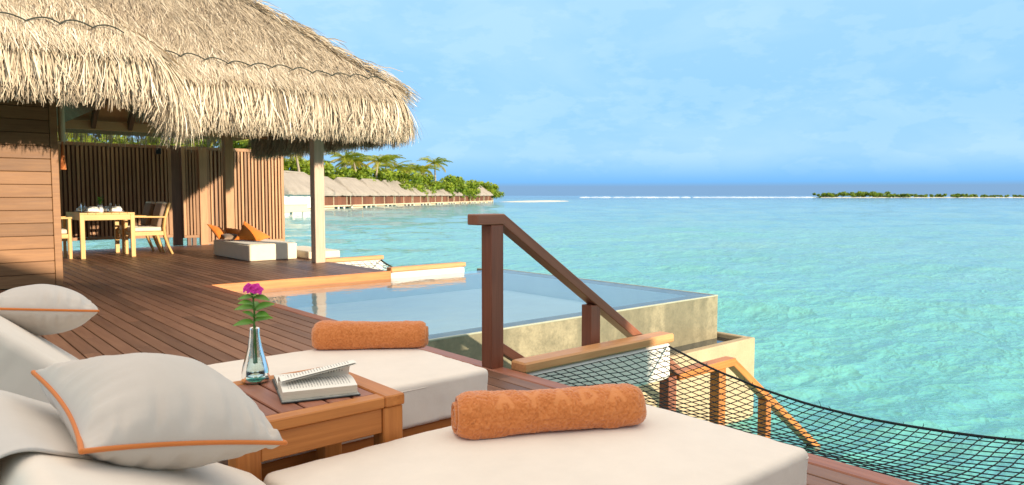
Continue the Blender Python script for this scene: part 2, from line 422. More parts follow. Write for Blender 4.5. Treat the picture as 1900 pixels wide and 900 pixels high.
def roundbox(sx, sy, sz, r, n=26, bulge=0.0, wr=0.0, seed=1):
    """soft box centred on 0: rounded edges, slightly crowned top, faint wrinkles"""
    h = np.array([sx, sy, sz]) / 2; parts = []
    t1 = np.linspace(-1, 1, n); q = np.sign(t1) * np.abs(t1) ** .55
    for ax in range(3):
        for sg in (-1, 1):
            a, b = np.meshgrid(q, q, indexing='ij'); P = np.zeros((n, n, 3)); u, v = (ax + 1) % 3, (ax + 2) % 3
            P[..., ax] = sg; P[..., u] = a; P[..., v] = b; P = P.reshape(-1, 3) * h
            F = gridF(n, n); F = F if sg > 0 else F[:, ::-1]; parts.append((P, F))
    V, F, _ = merge(parts); Q = np.clip(V, -(h - r), h - r); D = V - Q; L = np.linalg.norm(D, axis=1)[:, None]
    V2 = Q + D / np.maximum(L, 1e-9) * r
    e = (1 - (V2[:, 0] / h[0]) ** 2).clip(0) * (1 - (V2[:, 1] / h[1]) ** 2).clip(0)
    V2[:, 2] += np.where(V2[:, 2] > 0, bulge * e ** .5, 0)
    if wr:
        nn = vnoise(V2[:, 0] * 9 + 5, V2[:, 1] * 9 + 9 + V2[:, 2] * 8, seed) + .5 * vnoise(V2[:, 0] * 23, V2[:, 1] * 19 + V2[:, 2] * 20, seed + 1)
        ed = np.exp(-np.minimum(h[0] - np.abs(V2[:, 0]), h[1] - np.abs(V2[:, 1])) * 14); cr_ = vnoise((V2[:, 0] - V2[:, 1]) * 30 + 40, (V2[:, 0] + V2[:, 1]) * 7 + V2[:, 2] * 9, seed + 3) - .5
        V2 += (V2 / np.linalg.norm(V2, axis=1)[:, None]) * ((nn - .7) * wr + cr_ * ed * wr * 1.3)[:, None]
    bm = bmesh.new(); vs = [bm.verts.new(v) for v in V2]
    for f in F:
        try: bm.faces.new([vs[i] for i in f])
        except ValueError: pass
    bmesh.ops.remove_doubles(bm, verts=bm.verts, dist=1e-5)
    for f in bm.faces: f.smooth = True
    me = bpy.data.meshes.new('cushion'); bm.to_mesh(me); bm.free(); return me


def pillow(A, B, C, Dd, thick, n=46, seed=3, wr=.006, pinch=.095):
    """stuffed pillow between four corners; returns (V,F) and the seam loop"""
    A, B, C, Dd = (np.array(x, float) for x in (A, B, C, Dd))
    t1 = np.linspace(-1, 1, n); t1 = np.sin(t1 * np.pi / 2)
    u, v = np.meshgrid(t1, t1, indexing='ij')
    u2 = u * (1 - pinch * (1 - v ** 2)); v2 = v * (1 - pinch * (1 - u ** 2)); a = (u2 + 1) / 2; b = (v2 + 1) / 2
    P = (B * ((1 - a) * (1 - b))[..., None] + C * (a * (1 - b))[..., None] + A * ((1 - a) * b)[..., None] + Dd * (a * b)[..., None])
    nrm = np.cross(C - B, A - B); nrm /= np.linalg.norm(nrm)
    h = thick * ((1 - u ** 2) * (1 - v ** 2)).clip(0) ** .5 * (1.12 - .12 * (u ** 2 + v ** 2) / 2)
    eu, ev = 1 - np.abs(u), 1 - np.abs(v)
    pu = vnoise(v * 13 + 20, u * 1.2 + 3, seed) - .5; pv = vnoise(u * 13 + 7, v * 1.2 + 9, seed + 1) - .5
    wrk = wr * 4.2 * (pu * np.exp(-eu * 5) * np.minimum(eu * 14, 1) + pv * np.exp(-ev * 5) * np.minimum(ev * 14, 1)) + wr * .8 * (vnoise(u * 3 + 11, v * 3 + 4, seed + 2) - .5) * (eu * ev).clip(0) ** .3
    top = P + nrm * (h + wrk)[..., None]; bot = P - nrm * (h * .92 + wrk * .6)[..., None]
    F = gridF(n, n); V = np.concatenate([top.reshape(-1, 3), bot.reshape(-1, 3)])
    loop = np.concatenate([P[:, 0], P[-1, 1:], P[-2::-1, -1], P[0, -2:0:-1]])
    return V, np.concatenate([F, F[:, ::-1] + n * n]), loop


def pillow_obj(name, corners, thick, mt, pipe=None, seed=3, label=None, cat='pillow', group=None, rp=.0048, wr=.006, n=46):
    V, F, lp = pillow(*corners, thick, seed=seed, wr=wr, n=n)
    c = np.mean(np.array(corners, float), 0)
    o = thing(name, c, label, cat, group)
    nobj('cushion_body', V, F, mt, o)
    if pipe: tube('piping', lp, rp, pipe, o, 8, True)
    return o


# ------------------------------------------------------------------ sea, sky-line, island ground
SEA = -1.5
ang = np.concatenate([np.linspace(-12, 112, 760), np.linspace(112, 348, 90)[1:-1]]) * np.pi / 180
rad = [.6]
while rad[-1] < 60: rad.append(rad[-1] * 1.0125)
while rad[-1] < 9000: rad.append(rad[-1] * 1.035)
rad = np.array(rad); AA, RR = np.meshgrid(ang, rad, indexing='ij')
X = RR * np.cos(AA) + 1; Y = RR * np.sin(AA) + 1; Z = np.zeros_like(X)
wr_ = np.random.default_rng(4)
for k in range(46):
    lam = .45 * (1.105 ** k) * wr_.uniform(.85, 1.15); th = R(62) + wr_.normal(0, .55); am = .0062 * lam ** .64
    ph = wr_.uniform(0, 6.28); kx, ky = 2 * np.pi / lam * np.cos(th), 2 * np.pi / lam * np.sin(th)
    s = np.sin(kx * X + ky * Y + ph + .9 * np.sin((kx * Y - ky * X) * .13 + ph * 2))
    fade = np.clip(1.6 - RR * .0125 / lam * 4, 0, 1)
    Z += am * (1 - np.abs(s)) ** 1.0 * 1.6 * fade * (vnoise(X / (lam * 3) + k, Y / (lam * 3), k) * 1.4)
Z -= Z[RR < 40].mean()
Zf = np.clip(1 - (RR - 300) / 900, 0, 1)
V = np.stack([X, Y, Z * Zf + SEA], -1).reshape(-1, 3)
F = gridF(len(ang), len(rad), True)
tag(link('sea', npm('sea', V, F), 'sea', None, (0, 0, 0)), kind='structure')


def slab(name, poly, z0, z1, mt, kind='structure', b=0):
    bm = bmesh.new(); vs = [bm.verts.new((x, y, z1)) for x, y in poly]; f = bm.faces.new(vs)
    r = bmesh.ops.extrude_face_region(bm, geom=[f]); bmesh.ops.translate(bm, vec=(0, 0, z0 - z1), verts=[v for v in r['geom'] if isinstance(v, bmesh.types.BMVert)])
    bmesh.ops.recalc_face_normals(bm, faces=bm.faces)
    me = bpy.data.meshes.new(name); bm.to_mesh(me); bm.free()
    return tag(link(name, me, mt, None, (0, 0, 0)), kind=kind)


def blob_ground(name, cx, cy, lx, ly, rot, hgt, mt, seed):
    nr, na = 14, 70; r = np.linspace(0, 1, nr); a = np.linspace(0, 2 * np.pi, na, endpoint=False)
    rr, aa = np.meshgrid(r, a, indexing='ij'); rad_ = rr * (1 + .16 * (vnoise(np.cos(aa) * 3 + 9, np.sin(aa) * 3 + 9, seed) - .5))
    x = rad_ * np.cos(aa) * lx; y = rad_ * np.sin(aa) * ly
    z = SEA - .25 + hgt * (1 - rr ** 2.4) + .2 * hgt * (vnoise(x * .15 + 30, y * .15 + 30, seed + 1) - .5) * (1 - rr)
    c, s = math.cos(rot), math.sin(rot)
    V = np.stack([cx + x * c - y * s, cy + x * s + y * c, z], -1).reshape(-1, 3)
    return tag(nobj(name, V, gridF(nr, na, False, True), mt), kind='structure')


ROW0 = Vector((68.6, 136.3, 0)); ROWD = Vector((117.7, 92.9, 0)).normalized(); ROWN = Vector((-ROWD.y, ROWD.x, 0))
ic = ROW0 + ROWD * 22 + ROWN * 34
blob_ground('island_ground', ic.x, ic.y, 165, 26, math.atan2(ROWD.y, ROWD.x), 1.5, 'island_soil', 3)
e0 = ROW0 + ROWD * 163
blob_ground('sand_spit', e0.x + 30, e0.y + 10, 46, 7, R(25), .55, 'sand', 8)

# ------------------------------------------------------------------ timber deck
deck = bpy.data.objects.new('deck', None); COL.objects.link(deck); tag(deck, 'weathered red-brown timber deck of long boards', None, None, 'structure')
XE = 2.93                                    # outer edge of the near deck


def boards(x0, x1, y0, y1, mt='deckY', lo=2.4, hi=4.4):
    n = max(1, round((x1 - x0) / .11)); pw = (x1 - x0) / n
    for i in range(n):
        y = y0
        first = True
        while y < y1 - 1e-6:
            L = random.choice((2.4, 3.0, 3.6, 4.2)) if not first else random.choice((1.2, 2.1, 2.7, 3.3))
            first = False
            ye = min(y + L, y1)
            if y1 - ye < 1.0: ye = y1
            a = x0 + i * pw
            o = box('deck_board', a + .0052, a + pw - .0052, y + .0015, ye - .0015, -.026 + random.uniform(-.001, .001), 0, mt, deck, .003)
            y = ye


boards(-.70, 1.50, -3.0, 10.22); boards(1.50, 2.82, -3.0, 16.75)
boards(2.82, 2.93, 9.14, 16.75); boards(2.93, 5.47, 9.17, 16.75); boards(5.47, 6.02, 11.24, 16.75); boards(6.02, 7.12, 16.1, 16.75)
box('edge_board', 2.824, XE, -3.0, 5.0, -.10, .002, 'redwoodY', deck, .006); box('edge_board', 2.824, XE, 5.003, 9.13, -.10, .002, 'redwoodY', deck, .006)
box('fascia_board', XE + .003, 5.48, 9.125, 9.165, -.16, .001, 'teakX', deck, .003)
for y in np.arange(-2.6, 16.8, .62):
    box('joist', -.7, (2.81 if y < 9.1 else 5.45), y, y + .05, -.17, -.028, 'darkX', deck, 0)
for y in (-2, 1, 4, 7.4, 10.6, 13.6, 16.4):
    for x in (-.4, 1.2, 2.6) + ((4.2, 5.3) if y > 10 else ()):
        V, F = tubeVF([(x, y, -2.2), (x, y, -.171)], .12, 14); nobj('pile', V, F, 'pile', deck)

# ------------------------------------------------------------------ infinity pool
pool = thing('infinity_pool', (5.2, 7.0, SEA), 'infinity pool with olive stone wall and still pale blue water', 'pool')
PX0, PX1, PY0, PY1, PW = 2.945, 7.585, 5.0, 9.12, -.11
box('pool_wall', PX0, PX1, PY0, PY0 + .22, -1.9, PW - .004, 'poolstone', pool, .008)
box('pool_wall', PX1 - .22, PX1, PY0 + .223, PY1 + .4, -1.9, PW - .004, 'poolstone', pool, .008)
box('pool_wall', PX0, PX0 + .06, PY0 + .223, PY1, -1.9, -.105, 'poolstone', pool, .004)
box('pool_wall', PX0, PX1 - .223, PY1 + .05, PY1 + .2, -1.9, -.165, 'sandwall', pool, .004)
box('pool_floor', PX0 + .062, PX1 - .222, PY0 + .222, PY1 + .048, -.50, -.40, 'pooltile', pool, 0)
box('pool_lining', PX0 + .062, PX0 + .075, PY0 + .222, PY1 + .048, -.399, -.13, 'pooltile', pool, 0)
box('pool_lining', PX0 + .077, PX1 - .222, PY1 + .035, PY1 + .048, -.399, -.165, 'pooltile', pool, 0)
box('pool_lining', PX1 - .236, PX1 - .222, PY0 + .222, PY1 + .034, -.399, -.13, 'pooltile', pool, 0)
plain('lip', (.40, .41, .31), .25, .12, 4.0, .1, .5)
box('wet_lip', PX0 + .06, PX1 - .002, PY0 - .003, PY0 + .02, PW - .012, PW + .004, 'lip', pool, .003)
box('wet_lip', PX1 - .03, PX1 + .003, PY0 + .023, PY1 + .4, PW - .012, PW + .004, 'lip', pool, .003)
nx, ny = 60, 60
gx, gy = np.meshgrid(np.linspace(PX0 + .06, PX1 - .004, nx), np.linspace(PY0 + .004, PY1 + .05, ny), indexing='ij')
nobj('water_surface', np.stack([gx, gy, np.full_like(gx, PW)], -1).reshape(-1, 3), gridF(nx, ny), 'poolwater', pool)
# overflow basin in front of and beside the pool wall
basin = thing('overflow_basin', (6.0, 4.8, SEA), 'sand-coloured concrete overflow basin below the infinity pool wall', 'basin')
BX1, BY0, BZ = 7.72, 4.57, -.585
box('basin_wall', 3.6, BX1, BY0, BY0 + .11, -2.0, BZ, 'sandwall', basin, .01)
box('basin_wall', BX1 - .08, BX1, BY0 + .113, 9.6, -2.0, BZ, 'sandwall', basin, .01)
box('basin_floor', 3.6, BX1 - .083, BY0 + .113, 4.997, -1.2, BZ - .1, 'sandwall', basin, 0)
box('basin_floor', PX1 + .003, BX1 - .083, 5.0, 9.6, -1.2, BZ - .1, 'sandwall', basin, 0)
box('overflow_water', 3.6, BX1 - .084, BY0 + .114, 4.996, BZ - .099, BZ - .05, 'gutter', basin, 0)
box('overflow_water', PX1 + .004, BX1 - .084, 5.0, 9.6, BZ - .099, BZ - .05, 'gutter', basin, 0)

# white spur walls with timber caps that carry the hammock nets
def spur(x0, x1, y0, y1, lab, zt=.055, zb=-.30, capm='capX'):
    s = thing('spur_beam', (x0, (y0 + y1) / 2, zb), lab, 'beam', 'net beams')
    box('timber_cap', x0, x1, y0, y1, zt - .068, zt, capm, s, .012)
    V = roundbox(x1 - x0 - .01, y1 - y0 - .035, zt - .071 - zb, .035, 14)
    link('white_wall', V, 'whitepaint', s, ((x0 + x1) / 2 - .005, (y0 + y1) / 2, (zt - .071 + zb) / 2))
    return s


spur(2.945, 4.47, 3.32, 3.46, 'teak-capped white beam holding the near net, under the handrail post')
spur(2.945, 4.47, .30, .44, 'teak-capped white beam at the near end of the hammock net')
spur(5.49, 6.86, 9.135, 9.275, 'sunlit white beam with timber cap reaching out over the pool corner', .045, zb=-.20)
spur(5.40, 6.52, 11.085, 11.21, 'timber-capped beam beside the pavilion column, far net below', .05, zb=-.22)

# ------------------------------------------------------------------ hammock nets, cord by cord
def net(x0, x1, y0, y1, dx, dy, sag, edge_sag, r, mt, label, rope):
    o = thing('hammock_net', ((x0 + x1) / 2, (y0 + y1) / 2, -.3), label, 'net', 'hammock nets')

    def hz(x, y):
        u = (x - x0) / (x1 - x0); v = (y - y0) / (y1 - y0); q = 4 * v * (1 - v)
        return -.035 - q * (edge_sag * u ** 1.1 + sag * np.sin(np.pi * u)) + .006 * (vnoise(x * 6, y * 6, 5) - .5)

    def wob(x, y, k): return .011 * (vnoise(x * 9 + k, y * 9, 6) - .5), .011 * (vnoise(x * 9, y * 9 + k, 7) - .5)
    nyl = round((y1 - y0) / dy); nxl = round((x1 - x0) / dx)
    bow = lambda y: .10 * 4 * ((y - y0) / (y1 - y0)) * (1 - (y - y0) / (y1 - y0))
    for i in range(nyl + 1):
        y = y0 + (y1 - y0) * i / nyl; x = np.linspace(x0, x1 - bow(y), 40); a, b = wob(x, np.full_like(x, y), 1)
        yy = np.clip(y + b, y0, y1); tube('cord', np.stack([x, yy, hz(x, yy)], -1), r, mt, o, 5)
    for j in range(1, nxl):
        u = j / nxl; y = np.linspace(y0, y1, 80); x = x0 + (x1 - x0 - bow(y)) * u; a, b = wob(x, y, 2)
        tube('cord', np.stack([x + a, y, hz(x + a, y) + r * .6], -1), r, mt, o, 5)
    y = np.linspace(y0, y1, 90); x = x1 - bow(y); ed = np.stack([x, y, hz(x, y)], -1)
    tube('edge_rope', ed, r * 2.6, rope, o, 7)
    if rope == 'rope':
        parts = []
        for k in range(46):
            c = ed[rng.integers(3, 87)] + rng.normal(0, .003, 3); dd = rng.normal(0, 1, 3) * np.array([.4, .5, .6]) + np.array([.2, 0, .35])
            parts.append(tubeVF([c, c + dd * .012, c + dd * .02 + rng.normal(0, .006, 3)], [.0022, .0018, .001], 4))
        V, F, _ = merge(parts); nobj('frayed_ends', V, F, 'rope', o)['kind'] = 'stuff'
        x = np.full(60, x0 + .004); y = np.linspace(y0, y1, 60); tube('edge_rope', np.stack([x, y, np.full(60, -.03)], -1), r * 1.8, rope, o, 6)
    return o


net(2.935, 4.40, .44, 3.32, .088, .060, .10, .165, .0031, 'rope', 'black hammock net slung over the sea beside the near deck', 'rope')
net(5.485, 6.46, 9.275, 11.085, .12, .09, .10, .08, .006, 'netpale', 'pale far hammock net beside the pavilion deck', 'darkrope')

# ------------------------------------------------------------------ handrail of the steps to the sea
rail = thing('stair_handrail', (2.88, 3.56, 0), 'stained timber handrail stepping down from the deck to the sea', 'handrail')
YR = 3.56
box('post', 2.832, 2.932, 3.508, 3.612, .001, .915, 'stainZ', rail, .004)
box('handrail', 2.722, 2.945, 3.505, 3.615, .917, .985, 'redwoodX', rail, .006)
bar('handrail', (2.925, YR, .955), (4.86, YR, -.365), .106, .066, 'redwoodX', rail, .005)
box('post', 3.748, 3.848, 3.512, 3.608, -.62, .315, 'stainZ', rail, .004)
bar('lower_rail', (2.93, YR + .0, .125), (4.85, YR, -1.10), .07, .06, 'redwoodX', rail, .004)
box('post', 4.66, 4.765, 3.512, 3.608, -2.0, -.36, 'stainZ', rail, .004)
box('handrail', 4.80, 5.62, 3.506, 3.614, -.405, -.337, 'teakX', rail, .006)
box('post', 5.37, 5.475, 3.512, 3.608, -2.0, -.407, 'teakZ', rail, .004)
bar('handrail', (5.60, YR, -.372), (7.42, YR, -1.665), .10, .066, 'teakX', rail, .005)
box('post', 6.16, 6.25, 3.515, 3.605, -2.2, -.83, 'teakZ', rail, .004)

# ------------------------------------------------------------------ thatch builders
def ribbons(P, side, wd, shade):
    """P (n,k,3) centre lines, side (n,3) width direction, wd (n,) widths"""
    n, k, _ = P.shape; tp = np.ones(k); tp[-1] = .45
    off = side[:, None, :] * (wd[:, None] * tp[None, :] / 2)[..., None]
    V = np.stack([P - off, P + off], 2).reshape(-1, 3)
    b = (np.arange(n) * k * 2)[:, None] + (np.arange(k - 1) * 2)[None, :]
    F = np.stack([b, b + 1, b + 3, b + 2], -1).reshape(-1, 4)
    return V, F, np.repeat(shade, k * 2)


def unit(a): return a / (np.linalg.norm(a, axis=-1, keepdims=True) + 1e-12)


def eave_path(corners, rad=.3, step=.03):
    """polyline of the eave with outward normals; the corners are rounded"""
    pts, nrm = [], []
    C = [np.array(c, float) for c in corners]
    for i in range(len(C) - 1):
        a, b = C[i], C[i + 1]; dd = unit(b - a); nn = np.array([dd[1], -dd[0]])
        a2 = a + dd * (rad if i > 0 else 0); b2 = b - dd * (rad if i < len(C) - 2 else 0)
        m = max(2, int(np.linalg.norm(b2 - a2) / step))
        for q in np.linspace(0, 1, m): pts.append(a2 + (b2 - a2) * q); nrm.append(nn)
        if i < len(C) - 2:
            d2 = unit(C[i + 2] - b); n2 = np.array([d2[1], -d2[0]]); ctr = b - nn * rad - n2 * rad
            for q in np.linspace(0, 1, 16)[1:-1]:
                m_ = unit(nn * math.cos(q * math.pi / 2) + n2 * math.sin(q * math.pi / 2)); pts.append(ctr + m_ * rad); nrm.append(m_)
    return np.array(pts), np.array(nrm)


def fringe(corners, zr, pitch, per_m, L0=.92, rs=None, lenvar=None, thick=.26, wmax=.0155, spread=.2):
    rs = rs or np.random.default_rng(1); P, N = eave_path(corners)
    seg = np.concatenate([[0], np.cumsum(np.linalg.norm(np.diff(P, axis=0), axis=1))]); n = int(seg[-1] * per_m)
    s = rs.random(n) * seg[-1]
    px = np.stack([np.interp(s, seg, P[:, k]) for k in (0, 1)], -1); nn = unit(np.stack([np.interp(s, seg, N[:, k]) for k in (0, 1)], -1))
    lay = rs.random(n) ** 1.3
    q = rs.uniform(-.06, .05, n) - .05 * lay
    o3 = np.concatenate([nn, np.zeros((n, 1))], 1); tg = np.stack([-nn[:, 1], nn[:, 0], np.zeros(n)], -1)
    p = np.concatenate([px, np.full((n, 1), zr)], 1) - o3 * q[:, None]; p[:, 2] += pitch * np.maximum(q, -.1) + .05 - thick * lay
    k = 7; L = L0 * (1 - .30 * lay) * rs.uniform(.78, 1.08, n)
    if lenvar is not None: L *= lenvar(s / seg[-1])
    a0 = math.atan(pitch) + .25 * lay + rs.normal(0, .05, n); a1 = R(93) + .10 * lay + rs.normal(0, .16, n)
    lat = rs.normal(0, spread, n) + .18 * np.sin(s * 9.0) + .10 * np.sin(s * 23.0); lat2 = rs.normal(0, .2, n)
    path = [p]
    for j in range(1, k):
        f = j / (k - 1); al = a0 + (a1 - a0) * f ** .85
        dd = o3 * np.cos(al)[:, None] - np.array([0, 0, 1.]) * np.sin(al)[:, None] + tg * ((lat + lat2 * f) * f)[:, None]
        path.append(path[-1] + unit(dd) * (L / (k - 1))[:, None])
    path = np.stack(path, 1)
    side = unit(tg + o3 * rs.normal(0, .6, (n, 1)) + np.array([0, 0, 1]) * rs.normal(0, .1, (n, 1)))
    sh = np.clip(.64 - .42 * lay + rs.normal(0, .18, n), 0, 1)  # shade between strands put into the colour: deeper layers darker
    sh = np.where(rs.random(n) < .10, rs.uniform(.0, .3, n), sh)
    return ribbons(path, side, rs.uniform(.005, wmax, n) * (1 - .2 * lay), sh)


def cover(org, ux, us, wid, hgt, inside, dens, rs, L=(.22, .5)):
    """short strands lying down a roof face: ux along the eave, us up the slope"""
    n = int(wid * hgt * dens); a = rs.random(n) * wid; b = rs.random(n) * hgt; ok = inside(a, b); a, b = a[ok], b[ok]; n = len(a)
    ux, us = unit(np.array(ux, float)), unit(np.array(us, float)); nz = unit(np.cross(ux, us)); nz = nz if nz[2] > 0 else -nz
    lat = rs.normal(0, .22, n) + .12 * np.sin(a * 5 + b * 3)
    dd = unit(-us[None] + ux[None] * lat[:, None]); ln = rs.uniform(*L, n)
    lift = rs.uniform(.008, .034, n) * (.6 + 1.0 * rs.random(n))
    p0 = np.array(org)[None] + ux * a[:, None] + us * b[:, None] + nz * rs.uniform(0, .015, n)[:, None]
    P = np.stack([p0, p0 + dd * (ln * .5)[:, None] + nz * (lift * .9)[:, None], p0 + dd * ln[:, None] + nz * lift[:, None]], 1)
    side = unit(np.cross(dd, nz[None] + rs.normal(0, .5, (n, 3))))
    # weathering: greyer higher up, pale fresh tips just above the rope
    tone = .50 - .12 * np.clip((b - .35) / 1.2, 0, 1) + .14 * np.exp(-((b - .22) / .2) ** 2)
    sh = np.clip(tone + rs.normal(0, .19, n) + .16 * (vnoise(a * 3 + 9, b * 4 + 2, 3) - .5), 0, 1)
    return ribbons(P, side, rs.uniform(.005, .012, n), sh)


def hip_roof(x0, x1, y0, y1, z, pitch, th, left_hip=False):
    h = (y1 - y0) / 2; yr = (y0 + y1) / 2; zr = z + pitch * h; xl = x0 + (h if left_hip else 0)
    T = [(x0, y0, z), (x1, y0, z), (x1, y1, z), (x0, y1, z), (xl, yr, zr), (x1 - h, yr, zr)]
    V = T + [(a, b, c - th) for a, b, c in T]
    F = [(0, 1, 5, 4), (2, 3, 4, 5), (1, 2, 5, 5), (3, 0, 4, 4)]
    F += [tuple(i + 6 for i in f[::-1]) for f in F] + [(0, 6, 7, 1), (1, 7, 8, 2), (2, 8, 9, 3), (3, 9, 6, 0)]
    me = bpy.data.meshes.new('roof'); me.from_pydata(V, [], [tuple(dict.fromkeys(f)) for f in F]); return me


def scallop(x0, x1, y, z, pitch, name, parent, per=.27, amp=.075, yaw=None):
    n = int((x1 - x0) / per); x = np.linspace(x0, x0 + n * per, n * 14 + 1); q = np.abs(np.sin(np.pi * (x - x0) / per)) ** .8 * amp * (.7 + .6 * vnoise((x - x0) / per, x * 0 + .5, 9))
    return tube(name, np.stack([x, y + q - .03, z + pitch * q + .105 + .01 * np.sin(x * 5)], -1), .0085, 'darkrope', parent, 6)


def stuffmesh(name, geo, mt, parent):
    V, F, S = merge(geo); o = nobj(name, V, F, mt, parent, S, False); o['kind'] = 'stuff'; return o


# ------------------------------------------------------------------ thatched house on the left
house = thing('thatched_house', (-1.0, 10.3, 0), 'timber-clad house with shaggy thatched eave at the left edge', 'house')
WY = 10.245
wall = box('wall', -4.2, 1.44, WY + .02, WY + .14, 0, 2.72, 'darkX', house, 0)
for i in range(17):
    z0 = .005 + i * .1535
    bar('plank', (-4.2, WY + .008, z0 + .0755), (1.452, WY + .008, z0 + .0755), .024, .148, 'cladX', wall, .004)
box('corner_post', 1.455, 1.535, WY - .012, WY + .16, 0, 2.75, 'cladX', house, .004)
box('side_wall', 1.38, 1.452, WY + .163, 12.6, 0, 2.72, 'darkZ', house, 0)
HE = dict(x1=2.24, y0=8.52, y1=15.1, z=2.70, p=.85)
rf = link('roof', hip_roof(-7.5, HE['x1'], HE['y0'], HE['y1'], HE['z'] - .03, HE['p'], .34), 'thatchbase', house, (0, 0, 0))
rs = np.random.default_rng(21); ps = math.hypot(1, HE['p'])
us1 = (0, 1 / ps, HE['p'] / ps)
geo = [cover((-1.6, HE['y0'], HE['z']), (1, 0, 0), us1, 3.82, 3.0, lambda a, b: (a < 3.86 - b / ps), 4200, rs),
       cover((HE['x1'], HE['y0'], HE['z']), (0, 1, 0), (-1 / ps, 0, HE['p'] / ps), 1.9, 2.2, lambda a, b: a > b / ps - .05, 2200, rs)]
stuffmesh('thatch_cover', geo, 'thatch', rf)
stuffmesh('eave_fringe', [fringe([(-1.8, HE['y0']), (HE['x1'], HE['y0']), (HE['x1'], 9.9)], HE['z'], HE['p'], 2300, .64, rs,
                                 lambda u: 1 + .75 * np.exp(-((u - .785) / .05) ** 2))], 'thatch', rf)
scallop(-1.8, HE['x1'] - .12, HE['y0'], HE['z'], HE['p'], 'scalloped_rope', rf, .285)

# ------------------------------------------------------------------ thatched pavilion
pav = thing('thatched_pavilion', (4.0, 13.0, 0), 'open pavilion with big thatched roof on timber columns', 'pavilion')
PE = dict(x1=5.94, y0=9.56, y1=16.45, z=2.70, p=.80)
rf = link('roof', hip_roof(.2, PE['x1'], PE['y0'], PE['y1'], PE['z'] - .03, PE['p'], .34), 'thatchbase', pav, (0, 0, 0))
ps = math.hypot(1, PE['p'])
geo = [cover((1.2, PE['y0'], PE['z']), (1, 0, 0), (0, 1 / ps, PE['p'] / ps), 4.66, 3.4, lambda a, b: (a < 4.70 - b / ps), 4200, rs),
       cover((PE['x1'], PE['y0'], PE['z']), (0, 1, 0), (-1 / ps, 0, PE['p'] / ps), 6.9, 3.4, lambda a, b: (a > b / ps - .05) & (a < 6.9 - b / ps), 700, rs)]
n = 2600                                              # strands rounding off the hip
tt = rs.random(n) * 3.3; hp = np.array([PE['x1'], PE['y0'], PE['z'] + .02]) + np.stack([-tt, tt, PE['p'] * tt], -1) + rs.normal(0, .05, (n, 3))
hd = unit(np.array([.55, -.65, -.62])[None] + rs.normal(0, .16, (n, 3))); ln = rs.uniform(.2, .42, n)
geo.append(ribbons(np.stack([hp, hp + hd * (ln * .5)[:, None] + [0, 0, .03], hp + hd * ln[:, None] + [0, 0, .01]], 1), unit(np.cross(hd, rs.normal(0, 1, (n, 3)))), rs.uniform(.006, .014, n), np.clip(.5 + rs.normal(0, .14, n), 0, 1)))
stuffmesh('thatch_cover', geo, 'thatch', rf)
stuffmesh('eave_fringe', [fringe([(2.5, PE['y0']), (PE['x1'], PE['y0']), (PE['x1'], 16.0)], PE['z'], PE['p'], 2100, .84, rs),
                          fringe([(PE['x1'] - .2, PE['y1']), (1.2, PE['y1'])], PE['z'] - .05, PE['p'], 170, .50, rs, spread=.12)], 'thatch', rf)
scallop(1.9, PE['x1'] - .12, PE['y0'], PE['z'], PE['p'], 'scalloped_rope', rf, .29)
for x, y in ((5.265, 11.05), (5.215, 15.03)):
    box('column', x - .085, x + .085, y - .085, y + .085, .001, 2.42, 'columnZ' if y < 12 else 'slatZ', pav, .006)  # rear column in browner wood, its shade put into the colour
box('beam', 1.56, 6.2, 14.97, 15.09, 2.30, 2.452, 'ceilX', pav, .004)
box('beam', 1.56, 5.6, 10.99, 11.11, 2.44, 2.60, 'ceilX', pav, .004)
box('beam', 5.205, 5.325, 11.112, 14.967, 2.44, 2.60, 'darkY', pav, .004)
nobj('ceiling', np.array([(1.0, 15.11, 2.452), (6.1, 15.11, 2.452), (6.1, 13.0, 4.2), (1.0, 13.0, 4.2), (1.0, 15.17, 2.49), (6.1, 15.17, 2.49), (6.1, 13.0, 4.25), (1.0, 13.0, 4.25)]),
     np.array([(0, 1, 2, 3), (7, 6, 5, 4), (0, 4, 5, 1), (1, 5, 6, 2), (2, 6, 7, 3), (3, 7, 4, 0)]), 'ceilX', pav, None, False)
nobj('ceiling', np.array([(1.0, 10.9, 2.602), (6.1, 10.9, 2.602), (6.1, 12.98, 4.2), (1.0, 12.98, 4.2), (1.0, 10.85, 2.65), (6.1, 10.85, 2.65), (6.1, 12.98, 4.25), (1.0, 12.98, 4.25)]),
     np.array([(3, 2, 1, 0), (4, 5, 6, 7), (1, 5, 4, 0), (2, 6, 5, 1), (3, 7, 6, 2), (0, 4, 7, 3)]), 'ceilX', pav, None, False)
for x in (2.17, 2.80, 3.405, 4.045, 4.66, 5.6):
    bar('rafter', (x, 14.99, 2.37), (x, 13.05, 3.98), .07, .16, 'darkX', pav, .003)
lampz = thing('bamboo_lamp', (1.60, 10.36, 1.42), 'bamboo tube lamp with orange tassel hanging at the wall corner', 'lamp')
tube('bamboo_tube', [(1.60, 10.36, 1.76), (1.60, 10.36, 1.9), (1.60, 10.36, 2.05), (1.60, 10.36, 2.2), (1.60, 10.36, 2.24)], [.035, .037, .036, .037, .02], 'bamboo', lampz, 12)
tube('hanging_cord', [(1.60, 10.36, 2.23), (1.60, 10.36, 2.6)], .004, 'darkrope', lampz, 6)
tube('tassel', [(1.60, 10.36, 1.77), (1.60, 10.36, 1.70), (1.60, 10.36, 1.62), (1.60, 10.36, 1.42)], [.004, .014, .02, .034], 'tassel', lampz, 12)

# ------------------------------------------------------------------ slatted privacy screens behind the pavilion
SY = 16.79


